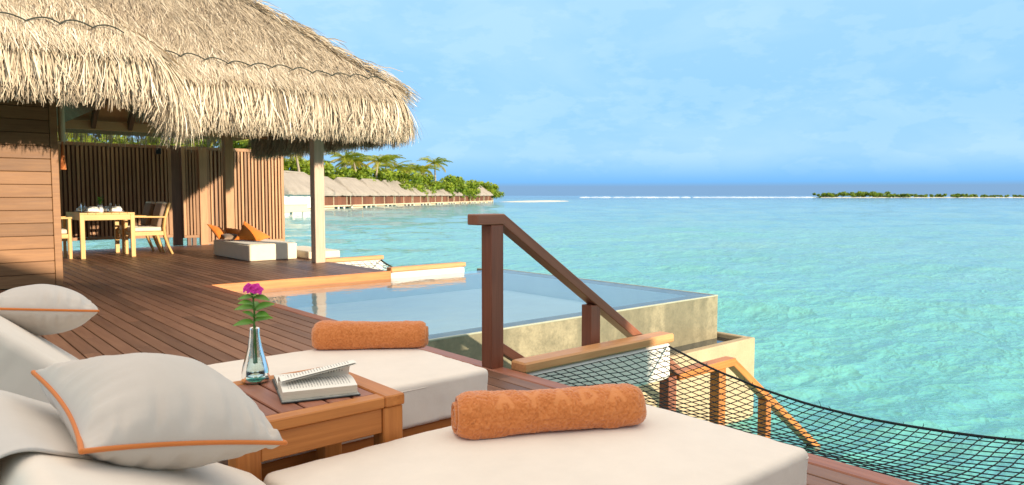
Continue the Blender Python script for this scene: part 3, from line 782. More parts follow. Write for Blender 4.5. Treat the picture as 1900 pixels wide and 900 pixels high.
def screen(x0, x1, label, z0=.19, z1=2.18, pitch=.078):
    s = thing('privacy_screen', ((x0 + x1) / 2, SY, 0), label, 'screen', 'slatted screens behind the pavilion')
    box('top_rail', x0, x1, SY - .035, SY + .035, z1 - .07, z1, 'slatZ', s, .003); box('bottom_rail', x0, x1, SY - .03, SY + .03, z0, z0 + .06, 'slatZ', s, .003)
    box('end_stile', x0, x0 + .07, SY - .036, SY + .036, z0 + .061, z1 - .071, 'slatZ', s, .003); box('end_stile', x1 - .07, x1, SY - .036, SY + .036, z0 + .061, z1 - .071, 'slatZ', s, .003)
    box('backing', x0 + .07, x1 - .07, SY + .02, SY + .03, z0 + .061, z1 - .071, 'darkZ', s, 0)
    n = round((x1 - x0 - .14) / pitch)
    for i in range(n):
        c = x0 + .07 + (i + .5) * (x1 - x0 - .14) / n
        box('slat', c - .0225, c + .0225, SY - .028, SY + .012, z0 + .061, z1 - .071, 'slatZ', s, .003)
    for x in ((x0 + .12, x1 - .12)):
        box('foot', x - .04, x + .04, SY - .034, SY + .034, -.6, z0 - .001, 'darkZ', s, 0)
    return s


screen(1.56, 4.60, 'long slatted timber screen behind the dining table')
screen(4.82, 5.168, 'narrowest slatted screen, left of the timber screen post', .165)
screen(5.335, 5.74, 'narrow slatted screen just behind the rear pavilion column', .004)
screen(5.79, 7.13, 'slatted screen behind the daybed, nearest the sea', .004)
spo = thing('screen_post', (5.25, SY, 0), 'plain timber post between two narrow slatted screens', 'post')
box('shaft', 5.17, 5.333, SY - .08, SY + .05, 0, 2.16, 'slatZ', spo, .004); box('cap', 5.168, 5.3345, SY - .082, SY + .052, 2.161, 2.182, 'slatZ', spo, .004)
pn = thing('dark_screen_panel', (4.71, SY + .02, 0), 'dark narrow panel between two slatted screens', 'panel')
box('board', 4.605, 4.815, SY + .0, SY + .03, .0, 2.17, 'darkZ', pn, .003); box('board_cap', 4.605, 4.815, SY - .012, SY + .04, 2.171, 2.19, 'darkX', pn, .003)
sp = thing('outdoor_speaker', (4.33, SY - .07, 2.0), 'small dark speaker box at the top of the long screen', 'speaker')
box('cabinet', 4.27, 4.39, SY - .13, SY - .037, 1.98, 2.12, 'darkZ', sp, .01); box('grille', 4.28, 4.38, SY - .139, SY - .131, 1.99, 2.11, 'rope', sp, .004)

# ------------------------------------------------------------------ daybed, low mattress and orange cushions
day = thing('daybed', (4.9, 12.8, 0), 'cream upholstered daybed on the pavilion deck with orange cushions', 'daybed')
link('mattress', roundbox(.83, 1.8, .285, .022, 18, .004, .003), 'cream', day, (4.875, 12.83, .144))
tube('welt', [(4.462, 11.932, .266), (5.288, 11.932, .266), (5.288, 13.728, .266), (4.462, 13.728, .266)], .004, 'cream', day, 6, True)
low = thing('low_mattress', (5.68, 12.2, 0), 'low cream mattress lying behind the daybed beside the column', 'mattress')
link('mattress', roundbox(.60, 1.5, .135, .03, 16, .006, .003), 'cream', low, (5.68, 12.42, .069))
tube('welt', [(5.39, 11.68, .118), (5.97, 11.68, .118), (5.97, 13.16, .118), (5.39, 13.16, .118)], .004, 'cream', low, 6, True)
pillow_obj('scatter_cushion', ((4.83, 13.16, .645), (4.56, 12.92, .315), (4.95, 12.72, .29), (5.26, 12.98, .33)), .075, 'orange', None, 4, 'largest orange cushion leaning on the right of the daybed', 'cushion', None, n=26)
pillow_obj('scatter_cushion', ((4.30, 13.55, .59), (4.40, 13.22, .315), (4.63, 13.36, .31), (4.58, 13.62, .50)), .06, 'orange', None, 5, 'orange cushion tipped up at the left end of the daybed', 'cushion', None, n=26)
pillow_obj('scatter_cushion', ((4.60, 13.50, .52), (4.56, 13.28, .32), (4.90, 13.22, .31), (4.86, 13.45, .47)), .05, 'orange', None, 6, 'small orange cushion half hidden behind the largest cushion', 'cushion', None, n=26)
pillow_obj('scatter_cushion', ((4.46, 13.30, .40), (4.43, 13.04, .325), (4.72, 12.98, .325), (4.74, 13.22, .385)), .045, 'brownfab', None, 7, 'brown cushion lying flat among the orange daybed cushions', 'cushion', None, n=26)

# ------------------------------------------------------------------ dining set
dt = thing('dining_table', (2.855, 14.95, 0), 'light teak dining table laid with white plates in the pavilion', 'table')
TX0, TX1, TY0, TY1, TZ = 2.42, 3.29, 14.30, 15.60, .80
for i in range(7):
    a = TX0 + i * (TX1 - TX0) / 7; box('top_board', a + .002, a + (TX1 - TX0) / 7 - .002, TY0, TY1, TZ - .03, TZ, 'paleY', dt, .003)
box('apron', TX0 + .07, TX1 - .07, TY0 + .01, TY0 + .035, TZ - .13, TZ - .031, 'paleX', dt); box('apron', TX0 + .07, TX1 - .07, TY1 - .035, TY1 - .01, TZ - .13, TZ - .031, 'paleX', dt)
box('apron', TX0 + .01, TX0 + .035, TY0 + .07, TY1 - .07, TZ - .13, TZ - .031, 'paleY', dt); box('apron', TX1 - .035, TX1 - .01, TY0 + .07, TY1 - .07, TZ - .13, TZ - .031, 'paleY', dt)
for x in (TX0 + .003, TX1 - .073):
    for y in (TY0 + .003, TY1 - .073): box('leg', x, x + .07, y, y + .07, 0, TZ - .031, 'paleZ', dt, .004)


def chair(label, loc, rotz):
    c = thing('dining_chair', loc, label, 'chair', 'dining chairs', rotz, True)
    for s in (-1, 1):
        y = s * .265
        box('leg', -.285, -.235, y - .025, y + .025, 0, .70, 'paleZ', c, .006)
        V, F = tubeVF([(.40, y, 0), (.33, y, .16), (.275, y, .34), (.262, y, .5), (.285, y, .66), (.33, y, .82), (.375, y, .965)], [.026, .03, .034, .036, .034, .032, .027], 4)
        nobj('leg', V, F, 'paleZ', c, None, False)
        bar('armrest', (-.30, y, .716), (.31, y, .70), .055, .03, 'paleX', c, .006)
        bar('seat_rail', (-.24, y, .40), (.26, y, .40), .03, .075, 'paleX', c, .003)
    bar('seat_rail', (-.26, -.24, .40), (-.26, .24, .40), .03, .075, 'paleX', c, .003)
    bar('back_rail', (.365, -.24, .925), (.365, .24, .925), .03, .06, 'paleX', c, .004)
    link('seat_cushion', roundbox(.50, .47, .075, .025, 12, .008, .002), 'cream', c, (-.005, 0, .476))
    o = link('back_cushion', roundbox(.09, .46, .46, .03, 12, 0, .003), 'brownfab', c, (.245, 0, .735)); o.rotation_euler = (0, R(14), 0)
    o = link('back_cushion_edge', roundbox(.088, .465, .05, .024, 8), 'cream', c, (.303, 0, .955)); o.rotation_euler = (0, R(14), 0)
    return c


chair('teak armchair with cream cushion at the near right side of the dining table', (3.56, 14.77, 0), 0)
chair('teak armchair at the far right side of the dining table, behind another chair', (3.54, 15.45, 0), 0)
chair('teak armchair half hidden behind the timber wall, left of the dining table', (2.03, 14.72, 0), math.pi)


def plate(x, y, r, label):
    q = thing('plate', (x, y, TZ), label, 'plate', 'plates on the dining table')
    lathe('dish', [(.001, .004), (r * .6, .004), (r * .7, .010), (r, .019), (r, .022), (r * .7, .014), (r * .58, .009), (.001, .009)], (x, y, TZ), 'china', q, 24)
    me = roundbox(.17, .13, .05, .015, 8, .01, .006); link('folded_napkin', me, 'napkin', q, (x, y, TZ + .048))
    me = roundbox(.12, .10, .03, .012, 8, .01, .006); o = link('folded_napkin', me, 'napkin', q, (x + .01, y, TZ + .085)); o.rotation_euler = (0, 0, .4)


plate(2.66, 14.52, .13, 'white plate with napkin at the near left of the dining table')
plate(3.03, 14.50, .13, 'white plate with napkin at the near right of the dining table')
plate(3.02, 15.1, .13, 'white plate with napkin on the far right of the dining table')
plate(2.60, 15.1, .13, 'white plate with napkin on the far left of the dining table')


def goblet(x, y, h, r, label):
    g = thing('drinking_glass', (x, y, TZ), label, 'glass', 'glasses on the dining table')
    lathe('bowl', [(r * .75, .006), (r, h * .5), (r * .95, h), (r * .9, h), (r * .93, h * .5), (r * .7, .012), (.001, .012)], (x, y, TZ), 'clearglass', g, 16)
    lathe('foot', [(.001, 0), (r * .8, 0), (r * .8, .006), (.001, .006)], (x, y, TZ), 'clearglass', g, 16)


goblet(2.55, 14.72, .17, .035, 'tall water glass behind the near left plate'); goblet(2.83, 14.75, .15, .035, 'water glass beside the table posy')
goblet(3.12, 14.80, .14, .04, 'water glass behind the near right plate')
cr = thing('cruet', (2.98, 14.68, TZ), 'small glass cruet with stopper in the middle of the dining table', 'cruet')
lathe('bottle', [(.001, 0), (.05, 0), (.055, .02), (.05, .06), (.02, .09), (.016, .12), (.001, .12)], (2.98, 14.68, TZ), 'clearglass', cr, 16)
lathe('stopper', [(.001, .121), (.014, .122), (.02, .14), (.012, .165), (.001, .17)], (2.98, 14.68, TZ), 'china', cr, 14)


def leafVF(base, dr, upv, L, W, curl=.25, n=9, m=5, sh=.5, tip=1.0):
    base, dr, upv = np.array(base, float), unit(np.array(dr, float)), np.array(upv, float)
    side = unit(np.cross(dr, upv)); nz = np.cross(side, dr)
    a = np.linspace(0, 1, n); b = np.linspace(-1, 1, m)
    wd = W * np.sin(np.pi * np.clip(a, .015, .985) ** .85) ** .75
    P = base + dr * (a * L)[:, None, None] + nz * (-(a ** 2) * L * curl)[:, None, None] + side * (wd[:, None] * b[None, :] / 2)[..., None] + nz * (np.abs(b)[None, :] * wd[:, None] * .16)[..., None]
    s = np.clip(sh + .25 * (1 - np.abs(b))[None, :] * np.ones((n, 1)), 0, 1).ravel()
    return P.reshape(-1, 3), gridF(n, m), s


posy = thing('table_posy', (2.80, 14.62, TZ), 'green leafy sprig in a white jar on the dining table', 'vase')
lathe('jar', [(.001, 0), (.05, 0), (.055, .05), (.045, .10), (.04, .13), (.036, .13), (.001, .02)], (2.80, 14.62, TZ), 'china', posy, 18)
for k in range(9):
    a = k * 2.4; z = TZ + .12 + .014 * k; L = leafVF((2.80, 14.62, z), (math.cos(a) * .6, math.sin(a) * .6, .8), (0, 0, 1), .10, .045, .3, sh=.6); nobj('leaf', L[0], L[1], 'flowerleaf', posy, L[2])
for dx, zz in ((-.07, .40), (.09, .34)):
    L = leafVF((2.80, 14.62, TZ + .12), (dx, .01, .3), (1, 0, 0), zz - .1, .02, .05, sh=.3); nobj('spike_leaf', L[0], L[1], 'flowerleaf', posy, L[2])

# ------------------------------------------------------------------ far villas over the lagoon, sticks, jetty, sand bank, islands
def zrow(s, off, z): q = ROW0 + ROWD * s + ROWN * off; return Vector((q.x, q.y, z))


RA = math.atan2(ROWD.y, ROWD.x)
ORD = ('first', 'second', 'third', 'fourth', 'fifth', 'sixth', 'seventh', 'eighth', 'ninth', 'tenth', 'eleventh', 'twelfth', 'thirteenth', 'fourteenth', 'fifteenth', 'sixteenth', 'seventeenth',
       'eighteenth', 'nineteenth', 'twentieth', 'twenty-first', 'twenty-second', 'twenty-third', 'twenty-fourth', 'twenty-fifth')


def villa_proto():
    v = thing('water_villa', (0, 0, SEA), 'x', 'villa', 'far thatched villas over the lagoon', RA, True)
    zb, zt = .62, 3.36                                   # wall bottom / top above the water
    for i in range(6):
        a = .35 + i * 2.12; box('wall_panel', a, a + 2.06, .3, .42, zb, zt, 'farwall', v, 0)
    for x in (.2, 6.6, 13.1): box('wall_post', x, x + .14, .12, .28, zb - .1, zt, 'farbeige', v, 0)
    box('side_wall', 13.1, 13.22, .43, 7.5, zb, zt, 'farwall', v, 0); box('side_wall', .2, .32, .43, 7.5, zb, zt, 'farwall', v, 0)
    box('floor_beam', -.1, 13.5, -.5, 7.6, zb - .28, zb - .001, 'farbeige', v, 0)
    V = roundbox(5.6, 1.6, 1.5, .35, 10, 0, .1); link('concrete_base', V, 'farbeige', v, (4.4, .9, -.42))
    for x in (.6, 8.6, 11.4):
        for y in (.1, 6.6):
            tube('pile', [(x, y, -1.3), (x, y, zb - .28)], .27, 'pile', v, 10)
    h = 4.0; x0, x1, y0, y1, z = -.7, 14.0, -.9, 8.3, zt - .35; ym = 3.7; zr = 6.45
    n = 12; prof = np.linspace(0, 1, n)
    rings = []
    for f in prof:                                       # slightly sagging thatch hip roof
        e = f ** 1.12; a, b, c, d_ = x0 + 1.6 * e, x1 - 2.6 * e, y0 + (ym - y0) * e, y1 - (y1 - ym) * e
        m = 14; q = np.linspace(0, 1, m, endpoint=False)
        rings.append(np.concatenate([np.stack([a + (b - a) * q, np.full(m, c)], -1), np.stack([np.full(m, b), c + (d_ - c) * q], -1), np.stack([b + (a - b) * q, np.full(m, d_)], -1), np.stack([np.full(m, a), d_ + (c - d_) * q], -1)]))
    k = rings[0].shape[0]; rr = np.random.default_rng(3)
    V = np.stack([np.concatenate([r_, np.full((k, 1), z + (zr - z) * f) + rr.normal(0, .035, (k, 1))], 1) for r_, f in zip(rings, prof)])
    low_ = V[0].copy(); low_[:, 2] -= .45; low_[:, :2] = (low_[:, :2] - [6.6, 3.7]) * .985 + [6.6, 3.7]
    V = np.concatenate([low_[None], V]); ro = nobj('roof', V.reshape(-1, 3), gridF(n + 1, k, False, True), 'farthatch', v)
    tube('ridge_roll', [(.9, ym, zr + .02), (6, ym, zr + .08), (11.4, ym, zr + .02)], .16, 'farthatch', ro, 8)
    tube('hip_roll', [(x1 - .1, y0 + .1, z + .25), (x1 - 1.3, y0 + 2.3, (z + zr) / 2 + .1), (11.4, ym, zr)], .14, 'farthatch', ro, 7)
    return v


vp = villa_proto()
slist = [-6.5, 8.3, 21.9, 35.8, 49.6, 63.6, 77.4, 91.2, 105.2, 119.4, 134.0]
for i, s in enumerate(slist):
    v = vp if i == 0 else copy_tree(vp)
    v.location = zrow(s, 0, SEA)
    v['label'] = 'brown-walled thatched villa over the lagoon, %s from the left of the row' % ORD[i]
wv = thing('white_villa', zrow(-26, -3, SEA), 'white-walled thatched villa at the left end of the far row', 'villa', None, RA, True)
box('wall', 0, 12, .3, 7, .4, 3.6, 'farwhite', wv, 0); box('side_annex', 12.0, 15.8, 1.5, 7, .3, 3.2, 'farwhite', wv, 0); box('floor_beam', -.3, 16, -.3, 7.4, .0, .29, 'farbeige', wv, 0)
for x in (1, 6, 11, 15): tube('pile', [(x, .3, -1.3), (x, .3, 0)], .28, 'pile', wv, 10)
ro = copy_tree([c for c in vp.children if c.name.startswith('roof')][0], wv); ro.location.x += 2.2; ro.location.z += .3; ro.scale = (1.18, 1.08, 1.05)
jt = thing('jetty_platform', (36.5, 84.5, SEA), 'small timber platform on white legs in the lagoon by the screen', 'platform', None, R(30), True)
box('deck_block', -3.2, 2.2, -1.2, 1.2, .62, 1.45, 'farbeige', jt, .03); box('rail', -3.2, 2.2, -1.25, -1.1, 1.452, 1.6, 'farbeige', jt, 0)
for x in (-2.6, -.4, 1.7):
    for y in (-.9, .9): tube('leg', [(x, y, -.8), (x, y, .62)], [.22, .17], 'pile', jt, 10)
for k, (x, y, h) in enumerate(((44.8, 88.9, .35), (41.8, 75.9, .75))):
    st = tube('marker_stick', [(x, y, SEA - .8), (x + .02, y, SEA + h * .5), (x + .03, y + .01, SEA + h)], [.05, .04, .035], 'trunk', None, 6)
    tag(st, ('short stick standing in the lagoon, left of the taller one', 'taller stick standing in the lagoon before the far villas')[k], 'stick')

fo = []
for k in range(44):
    q = Vector((633 + 210 * k / 43, 605 - 179 * k / 43, SEA + .3)); l = rng.uniform(8, 15)
    dirv = Vector((.76, -.65, 0)); pts = [q + dirv * (l * (j / 6 - .5)) + Vector((0, 0, .35 * math.sin(math.pi * j / 6) * rng.uniform(.5, 1.3))) for j in range(7)]
    if rng.random() < .9: fo.append(tubeVF([tuple(p_) for p_ in pts], np.array([.1, .4, .5, .55, .5, .4, .1]) * rng.uniform(.5, 1.1), 7))
V, F, _ = merge(fo); f_ = nobj('surf', V, F, 'foam'); tag(f_, 'line of white surf breaking on the far reef', 'surf', None, 'stuff')


def crown_leaves(cs, rads, n, size, rs, flat=.8):
    """leaf-sized quads spread through clumps"""
    ci = rs.integers(0, len(cs), n); c = np.array(cs)[ci]; r = np.array(rads)[ci]
    d_ = unit(rs.normal(0, 1, (n, 3))); rr = r * rs.random(n) ** .38; p_ = c + d_ * rr[:, None] * [1, 1, flat]
    a = unit(rs.normal(0, 1, (n, 3))); b = unit(np.cross(a, d_ + rs.normal(0, .5, (n, 3)))); s = size * rs.uniform(.6, 1.4, n)
    V = np.stack([p_ - a * s[:, None] - b * s[:, None] * .5, p_ + a * s[:, None] * .2 - b * s[:, None] * .6, p_ + a * s[:, None] + b * s[:, None] * .1, p_ - a * s[:, None] * .1 + b * s[:, None] * .6], 1).reshape(-1, 3)
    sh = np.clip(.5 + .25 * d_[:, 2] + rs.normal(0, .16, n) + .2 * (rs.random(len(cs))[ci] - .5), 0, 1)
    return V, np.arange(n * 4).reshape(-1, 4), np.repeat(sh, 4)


def palm_parts(rs, H, lean):
    pts = [(lean * f ** 1.6 * H * .28, lean * .1 * H * f * f, H * f) for f in np.linspace(0, 1, 9)]
    tr = tubeVF(pts, np.linspace(.22, .12, 9), 8); top = np.array(pts[-1]); geo = []
    nf = 20
    for k in range(nf):
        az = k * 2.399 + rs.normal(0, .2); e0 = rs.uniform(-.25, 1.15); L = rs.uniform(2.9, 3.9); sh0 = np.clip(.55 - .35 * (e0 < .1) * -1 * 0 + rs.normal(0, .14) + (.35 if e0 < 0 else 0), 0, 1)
        m = 11; q = np.linspace(0, 1, m); e = e0 - 1.5 * q ** 1.4; h_ = np.array([math.cos(az), math.sin(az), 0])
        stp = h_[None] * np.cos(e)[:, None] + np.array([0, 0, 1.])[None] * np.sin(e)[:, None]; P = top + np.concatenate([[np.zeros(3)], np.cumsum(stp[:-1] * L / (m - 1), 0)])
        sd = np.array([-h_[1], h_[0], 0])
        for s_ in (-1, 1):
            for j in range(1, m):
                for t_ in (0, .5):
                    b0 = P[j - 1] + (P[j] - P[j - 1]) * t_; ll = .75 * math.sin(math.pi * min(.97, (j + t_) / m * .85 + .12)) + .12
                    dr = unit(sd * s_ * .75 + stp[j] * .5 + np.array([0, 0, -.45 + rs.normal(0, .12)])); wv_ = unit(np.cross(dr, sd * s_ + stp[j] * .01 + [0, 0, .3])) * .05 + stp[j] * .055
                    geo.append((np.array([b0 - wv_, b0 + wv_, b0 + dr * ll + wv_ * .2, b0 + dr * ll - wv_ * .2]), np.array([[0, 1, 2, 3]]), np.full(4, np.clip(sh0 + rs.normal(0, .07), 0, 1))))
    return tr, merge(geo)


protos = []
for k in range(5):
    rs2 = np.random.default_rng(40 + k); protos.append(palm_parts(rs2, 10.0, (-1, .4, 1, .8, -.3)[k] * (.9 if k == 2 else .5)))
pm = [(npm('palm_trunk', t_[0], t_[1]), npm('palm_crown', c_[0], c_[1], c_[2], False)) for t_, c_ in protos]
for a, b in pm: a.materials.append(M['trunk']); b.materials.append(M['palmleaf'])
PALMS = [(62.2, 145.5, 11.9), (67.8, 153.8, 11.2), (79.4, 159.8, 12.4), (84.1, 161.0, 11.7), (89.2, 168.5, 12.4), (87.7, 160.6, 12.1), (94.5, 165.4, 12.2), (100.3, 173.5, 11.9), (104.0, 175.6, 11.9), (109.7, 177.2, 10.1),
         (114.7, 179.5, 9.8), (120.5, 181.3, 12.2), (125.2, 186.4, 10.9), (127.2, 184.9, 13.4), (65.0, 143.2, 12.7), (58.3, 143.7, 13.5), (54.2, 145.9, 14.8), (50.9, 150.1, 15.5), (48.1, 157.9, 16.1), (43.0, 162.3, 16.3),
         (37.8, 166.6, 15.9), (33.2, 173.3, 16.5), (28.5, 174.7, 15.9)]
BUSH = [(64.7, 153.7, 9.5), (68.4, 153.1, 9.3), (75.4, 154.9, 8.4), (80.6, 158.4, 7.9), (85.9, 161.8, 8.3), (90.9, 162.8, 8.2), (97.7, 167.5, 8.2), (103.2, 170.7, 8.1), (110.2, 175.3, 8.0), (116.9, 180.0, 7.6), (124.2, 184.4, 7.5),
        (134.5, 191.4, 7.8), (141.3, 196.1, 7.5), (148.4, 200.5, 6.9), (155.6, 204.8, 6.5), (179.3, 229.6, 8.8), (182.6, 229.5, 9.3), (187.0, 230.9, 8.1), (58.0, 149.2, 13.4), (53.9, 152.7, 13.8), (50.3, 158.4, 14.2),
        (46.0, 162.1, 14.0), (40.8, 166.6, 14.2), (35.7, 171.0, 14.0), (30.5, 175.4, 14.2)]
side_of = lambda q: q[0] * math.sin(TH) / (q[0] * math.cos(TH) + q[1] * math.sin(TH)) - q[1] * math.cos(TH) / (q[0] * math.cos(TH) + q[1] * math.sin(TH))
for i, (x, y, ztop) in enumerate(sorted(PALMS, key=side_of)):
    k = (i * 2) % 5; s = (ztop - SEA + .5) / 11.2
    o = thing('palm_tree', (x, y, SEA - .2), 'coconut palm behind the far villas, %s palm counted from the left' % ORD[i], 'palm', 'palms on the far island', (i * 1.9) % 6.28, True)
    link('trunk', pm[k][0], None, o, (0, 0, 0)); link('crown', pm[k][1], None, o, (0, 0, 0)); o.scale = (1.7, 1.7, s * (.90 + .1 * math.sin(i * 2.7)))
bm_ = []
for k in range(4):
    rs2 = np.random.default_rng(70 + k); cs = [(rs2.normal(0, 1.6), rs2.normal(0, 1.6), rs2.uniform(2.6, 7.2)) for _ in range(13)]
    V, F, S = crown_leaves(cs, rs2.uniform(1.1, 2.0, 13), 2400, .30, rs2); tr = [tubeVF([(0, 0, 0), (.1, 0, 2.0), (.3, .1, 4.5)], [.25, .2, .08], 7)]
    for c in cs[:5]: tr.append(tubeVF([(.05, 0, 1.4), tuple(np.array(c) * [.5, .5, .8]), c], [.12, .08, .03], 5))
    Vt, Ft, _ = merge(tr); a = npm('bush_trunk', Vt, Ft); b = npm('bush_crown', V, F, S, False); a.materials.append(M['trunk']); b.materials.append(M['bushleaf']); bm_.append((a, b))
for i, (x, y, ztop) in enumerate(sorted(BUSH, key=side_of)):
    k = i % 4; s = (ztop - SEA + .3) / 8.9
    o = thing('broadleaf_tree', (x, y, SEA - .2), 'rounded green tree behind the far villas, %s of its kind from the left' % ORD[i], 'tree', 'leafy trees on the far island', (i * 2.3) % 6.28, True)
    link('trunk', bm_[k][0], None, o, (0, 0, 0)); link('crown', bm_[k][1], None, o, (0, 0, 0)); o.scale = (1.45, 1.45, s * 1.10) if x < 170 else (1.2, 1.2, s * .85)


def far_island(name, p0, p1, hmax, label, seed, wid=18):
    rs2 = np.random.default_rng(seed); p0, p1 = np.array(p0), np.array(p1); L = np.linalg.norm(p1 - p0); n = int(L / 2.6)
    o = thing(name, (*((p0 + p1) / 2), SEA), label, 'island', 'far islands')
    cs, rd_ = [], []
    for k in range(n):
        f = k / n; h = hmax * (.55 + .55 * vnoise(np.array([f * 9.0]), np.array([seed + .5]), seed)[0]) * min(1, f * 14, (1 - f) * 14)
        q = p0 + (p1 - p0) * f
        for j in range(2): cs.append((q[0] + rs2.normal(0, 4), q[1] + rs2.normal(0, 4), SEA + .3 + h * rs2.uniform(.25, .8))); rd_.append(max(.8, h * .42))
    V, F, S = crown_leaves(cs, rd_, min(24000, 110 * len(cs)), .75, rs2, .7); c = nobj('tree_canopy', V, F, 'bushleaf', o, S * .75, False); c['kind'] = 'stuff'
    q = np.linspace(0, 1, 60); cen = p0[None] + (p1 - p0)[None] * q[:, None]; nn = unit(np.array([-(p1 - p0)[1], (p1 - p0)[0]])); w_ = wid * (np.sin(np.pi * np.clip(q, .01, .99)) ** .4)
    V = np.concatenate([np.concatenate([cen + nn * w_[:, None] * s_, np.full((60, 1), SEA + z_)], 1) for s_, z_ in ((-1, -.3), (-.5, .7), (.5, .7), (1, -.3))]).reshape(4, 60, 3)
    nobj('beach', V.reshape(-1, 3), gridF(4, 60), 'sand', o)


far_island('wooded_island', (875, 438), (946, 378), 9.5, 'low wooded island on the horizon at the right', 5)
far_island('low_island', (938, 398), (1180, 170), 5.2, 'thin low strip of island along the horizon, right of the wooded one', 6, 12)

# ------------------------------------------------------------------ sun loungers
def lounger(name, y0, y1, xh, xf, slope, L, label, zt=.34):
    o = thing(name, ((xh + xf) / 2, (y0 + y1) / 2, 0), label, 'lounger', 'sun loungers')
    yc = (y0 + y1) / 2; T = .185
    link('seat_mattress', roundbox(xf - xh, y1 - y0, T, .024, 56, .006, .0055, 3), 'canvas', o, ((xh + xf) / 2, yc, zt - T / 2))
    e = .006; rr = .022; lp = []
    for cx, cy, a0 in ((xf - rr - .002, y1 - rr - .002, 0), (xh + rr + .002, y1 - rr - .002, 90), (xh + rr + .002, y0 + rr + .002, 180), (xf - rr - .002, y0 + rr + .002, 270)):
        for a in np.linspace(a0, a0 + 90, 6): lp.append((cx + (rr + .0005) * math.cos(R(a)), cy + (rr + .0005) * math.sin(R(a)), zt - .026))
    pts = []
    for i in range(len(lp)):
        a, b = np.array(lp[i]), np.array(lp[(i + 1) % len(lp)])
        m = max(1, int(np.linalg.norm(b - a) / .05))
        for q in range(m): pts.append(a + (b - a) * q / m)
    tube('welt', pts, .0026, 'canvas', o, 6, True)
    th = math.atan(slope); dr = Vector((-math.cos(th), 0, math.sin(th))); nz = Vector((math.sin(th), 0, math.cos(th)))
    h0 = Vector((xh - .012, yc, zt)) + dr * .004
    c = h0 + dr * (L / 2) - nz * (T * .46)
    b = link('back_mattress', roundbox(L, y1 - y0, T * .92, .032, 40, .010, .004, 8), 'canvas_back', o, c); b.rotation_euler = (0, th, 0)
    fz0, fz1 = .055, zt - T - .004
    for y in (y0 + .03, y1 - .06): box('side_rail', xh - .62, xf - .02, y, y + .03, fz0 + .02, fz1, 'teakX', o, .004)
    box('end_rail', xf - .055, xf - .025, y0 + .062, y1 - .062, fz0 + .02, fz1, 'teakY', o, .004); box('end_rail', xh - .62, xh - .59, y0 + .062, y1 - .062, fz0 + .02, fz1, 'teakY', o, .004)
    for k in range(8):
        x = xh + .06 + k * (xf - xh - .2) / 7; box('slat', x, x + .06, y0 + .062, y1 - .062, fz1 - .02, fz1 - .001, 'teakY', o, .002)
    for x in (xh - .55, xf - .16):
        for y in (y0 + .065, y1 - .125): box('leg', x, x + .06, y, y + .06, .0005, fz0 + .06, 'teakZ', o, .004)
    bot = h0 - nz * (T * .94)
    for y in (y0 + .10, y1 - .14): bar('back_frame', Vector((bot.x, y, bot.z)) , Vector((bot.x, y, bot.z)) + dr * L, .04, .03, 'teakX', o, .003)
    return o, h0, dr, nz


l1, h1, d1, n1_ = lounger('sun_lounger', 2.445, 3.335, .665, 1.965, .86, .70, 'farther white sun lounger with the towel near its far edge')
l2, h2, d2, n2_ = lounger('sun_lounger', 1.03, 1.925, .735, 2.07, .57, .66, 'nearest white sun lounger in the foreground, its foot towards the net')

pillow_obj('pillow', ((.215, 1.86, .715), (.226, 1.40, .662), (.64, 1.524, .55), (.62, 1.96, .585)), .108, 'pillow', 'piping', 3, 'big grey pillow with orange piping on the nearest lounger', 'pillow', 'lounger pillows', .0050, .007, 64)
pillow_obj('pillow', ((.26, 3.45, .652), (.20, 3.02, .719), (.533, 2.872, .693), (.60, 3.31, .625)), .088, 'pillow', 'piping', 9, 'grey pillow with orange piping on the farther lounger, left edge', 'pillow', 'lounger pillows', .0042, .007, 56)

# folded grey cover laid over the head of the nearest lounger
na, nb = 46, 34; A_ = np.linspace(.40, .95, na); B_ = np.linspace(0, 1, nb); aa, bb = np.meshgrid(A_, B_, indexing='ij')
Lb = .655; rr = .07
y_near = 1.43 + .16 * np.clip((Lb - aa) / .25, 0, 1) ** 1.3 - .12 * np.clip(aa - Lb, 0, 1)
yy = y_near + bb * (1.935 - y_near)
over = np.clip(aa - (Lb - .02), 0, None); ang_ = np.clip(over / rr, 0, R(100)); ext = np.clip(over - rr * R(100), 0, None)
along = np.minimum(aa, Lb - .02) + rr * np.sin(ang_) + ext * np.cos(R(100)); dn = rr * (1 - np.cos(ang_)) + ext * np.sin(R(100))
off = .009 + .004 * vnoise(aa * 12, bb * 5, 4) + .006 * np.exp(-bb * 9) * vnoise(aa * 9 + 3, bb * 2, 5)
hx, hzv = np.array(h2), np.array(n2_); drv = np.array(d2)
V = hx[None, None] + drv * along[..., None] + hzv * (off - dn)[..., None]; V[..., 1] = yy
V2 = np.concatenate([V.reshape(-1, 3), (V - hzv * .006).reshape(-1, 3)]); F1 = gridF(na, nb)
e1 = np.arange(na - 1) * nb; rim = np.stack([e1, e1 + nb, e1 + nb + na * nb, e1 + na * nb], -1)
cv = nobj('folded_cover', V2, np.concatenate([F1, F1[:, ::-1] + na * nb, rim[:, ::-1]]), 'flap'); tag(cv, 'grey cloth folded over the head of the nearest lounger', 'cloth')

# ------------------------------------------------------------------ rolled towels
SEG = {'A': [(0, 0, .5, 1), (.5, 1, 1, 0), (.22, .4, .78, .4)], 'Y': [(0, 1, .5, .5), (1, 1, .5, .5), (.5, .5, .5, 0)], 'D': [(0, 0, 0, 1), (0, 1, .6, 1), (.6, 1, 1, .65), (1, .65, 1, .35), (1, .35, .6, 0), (.6, 0, 0, 0)]}


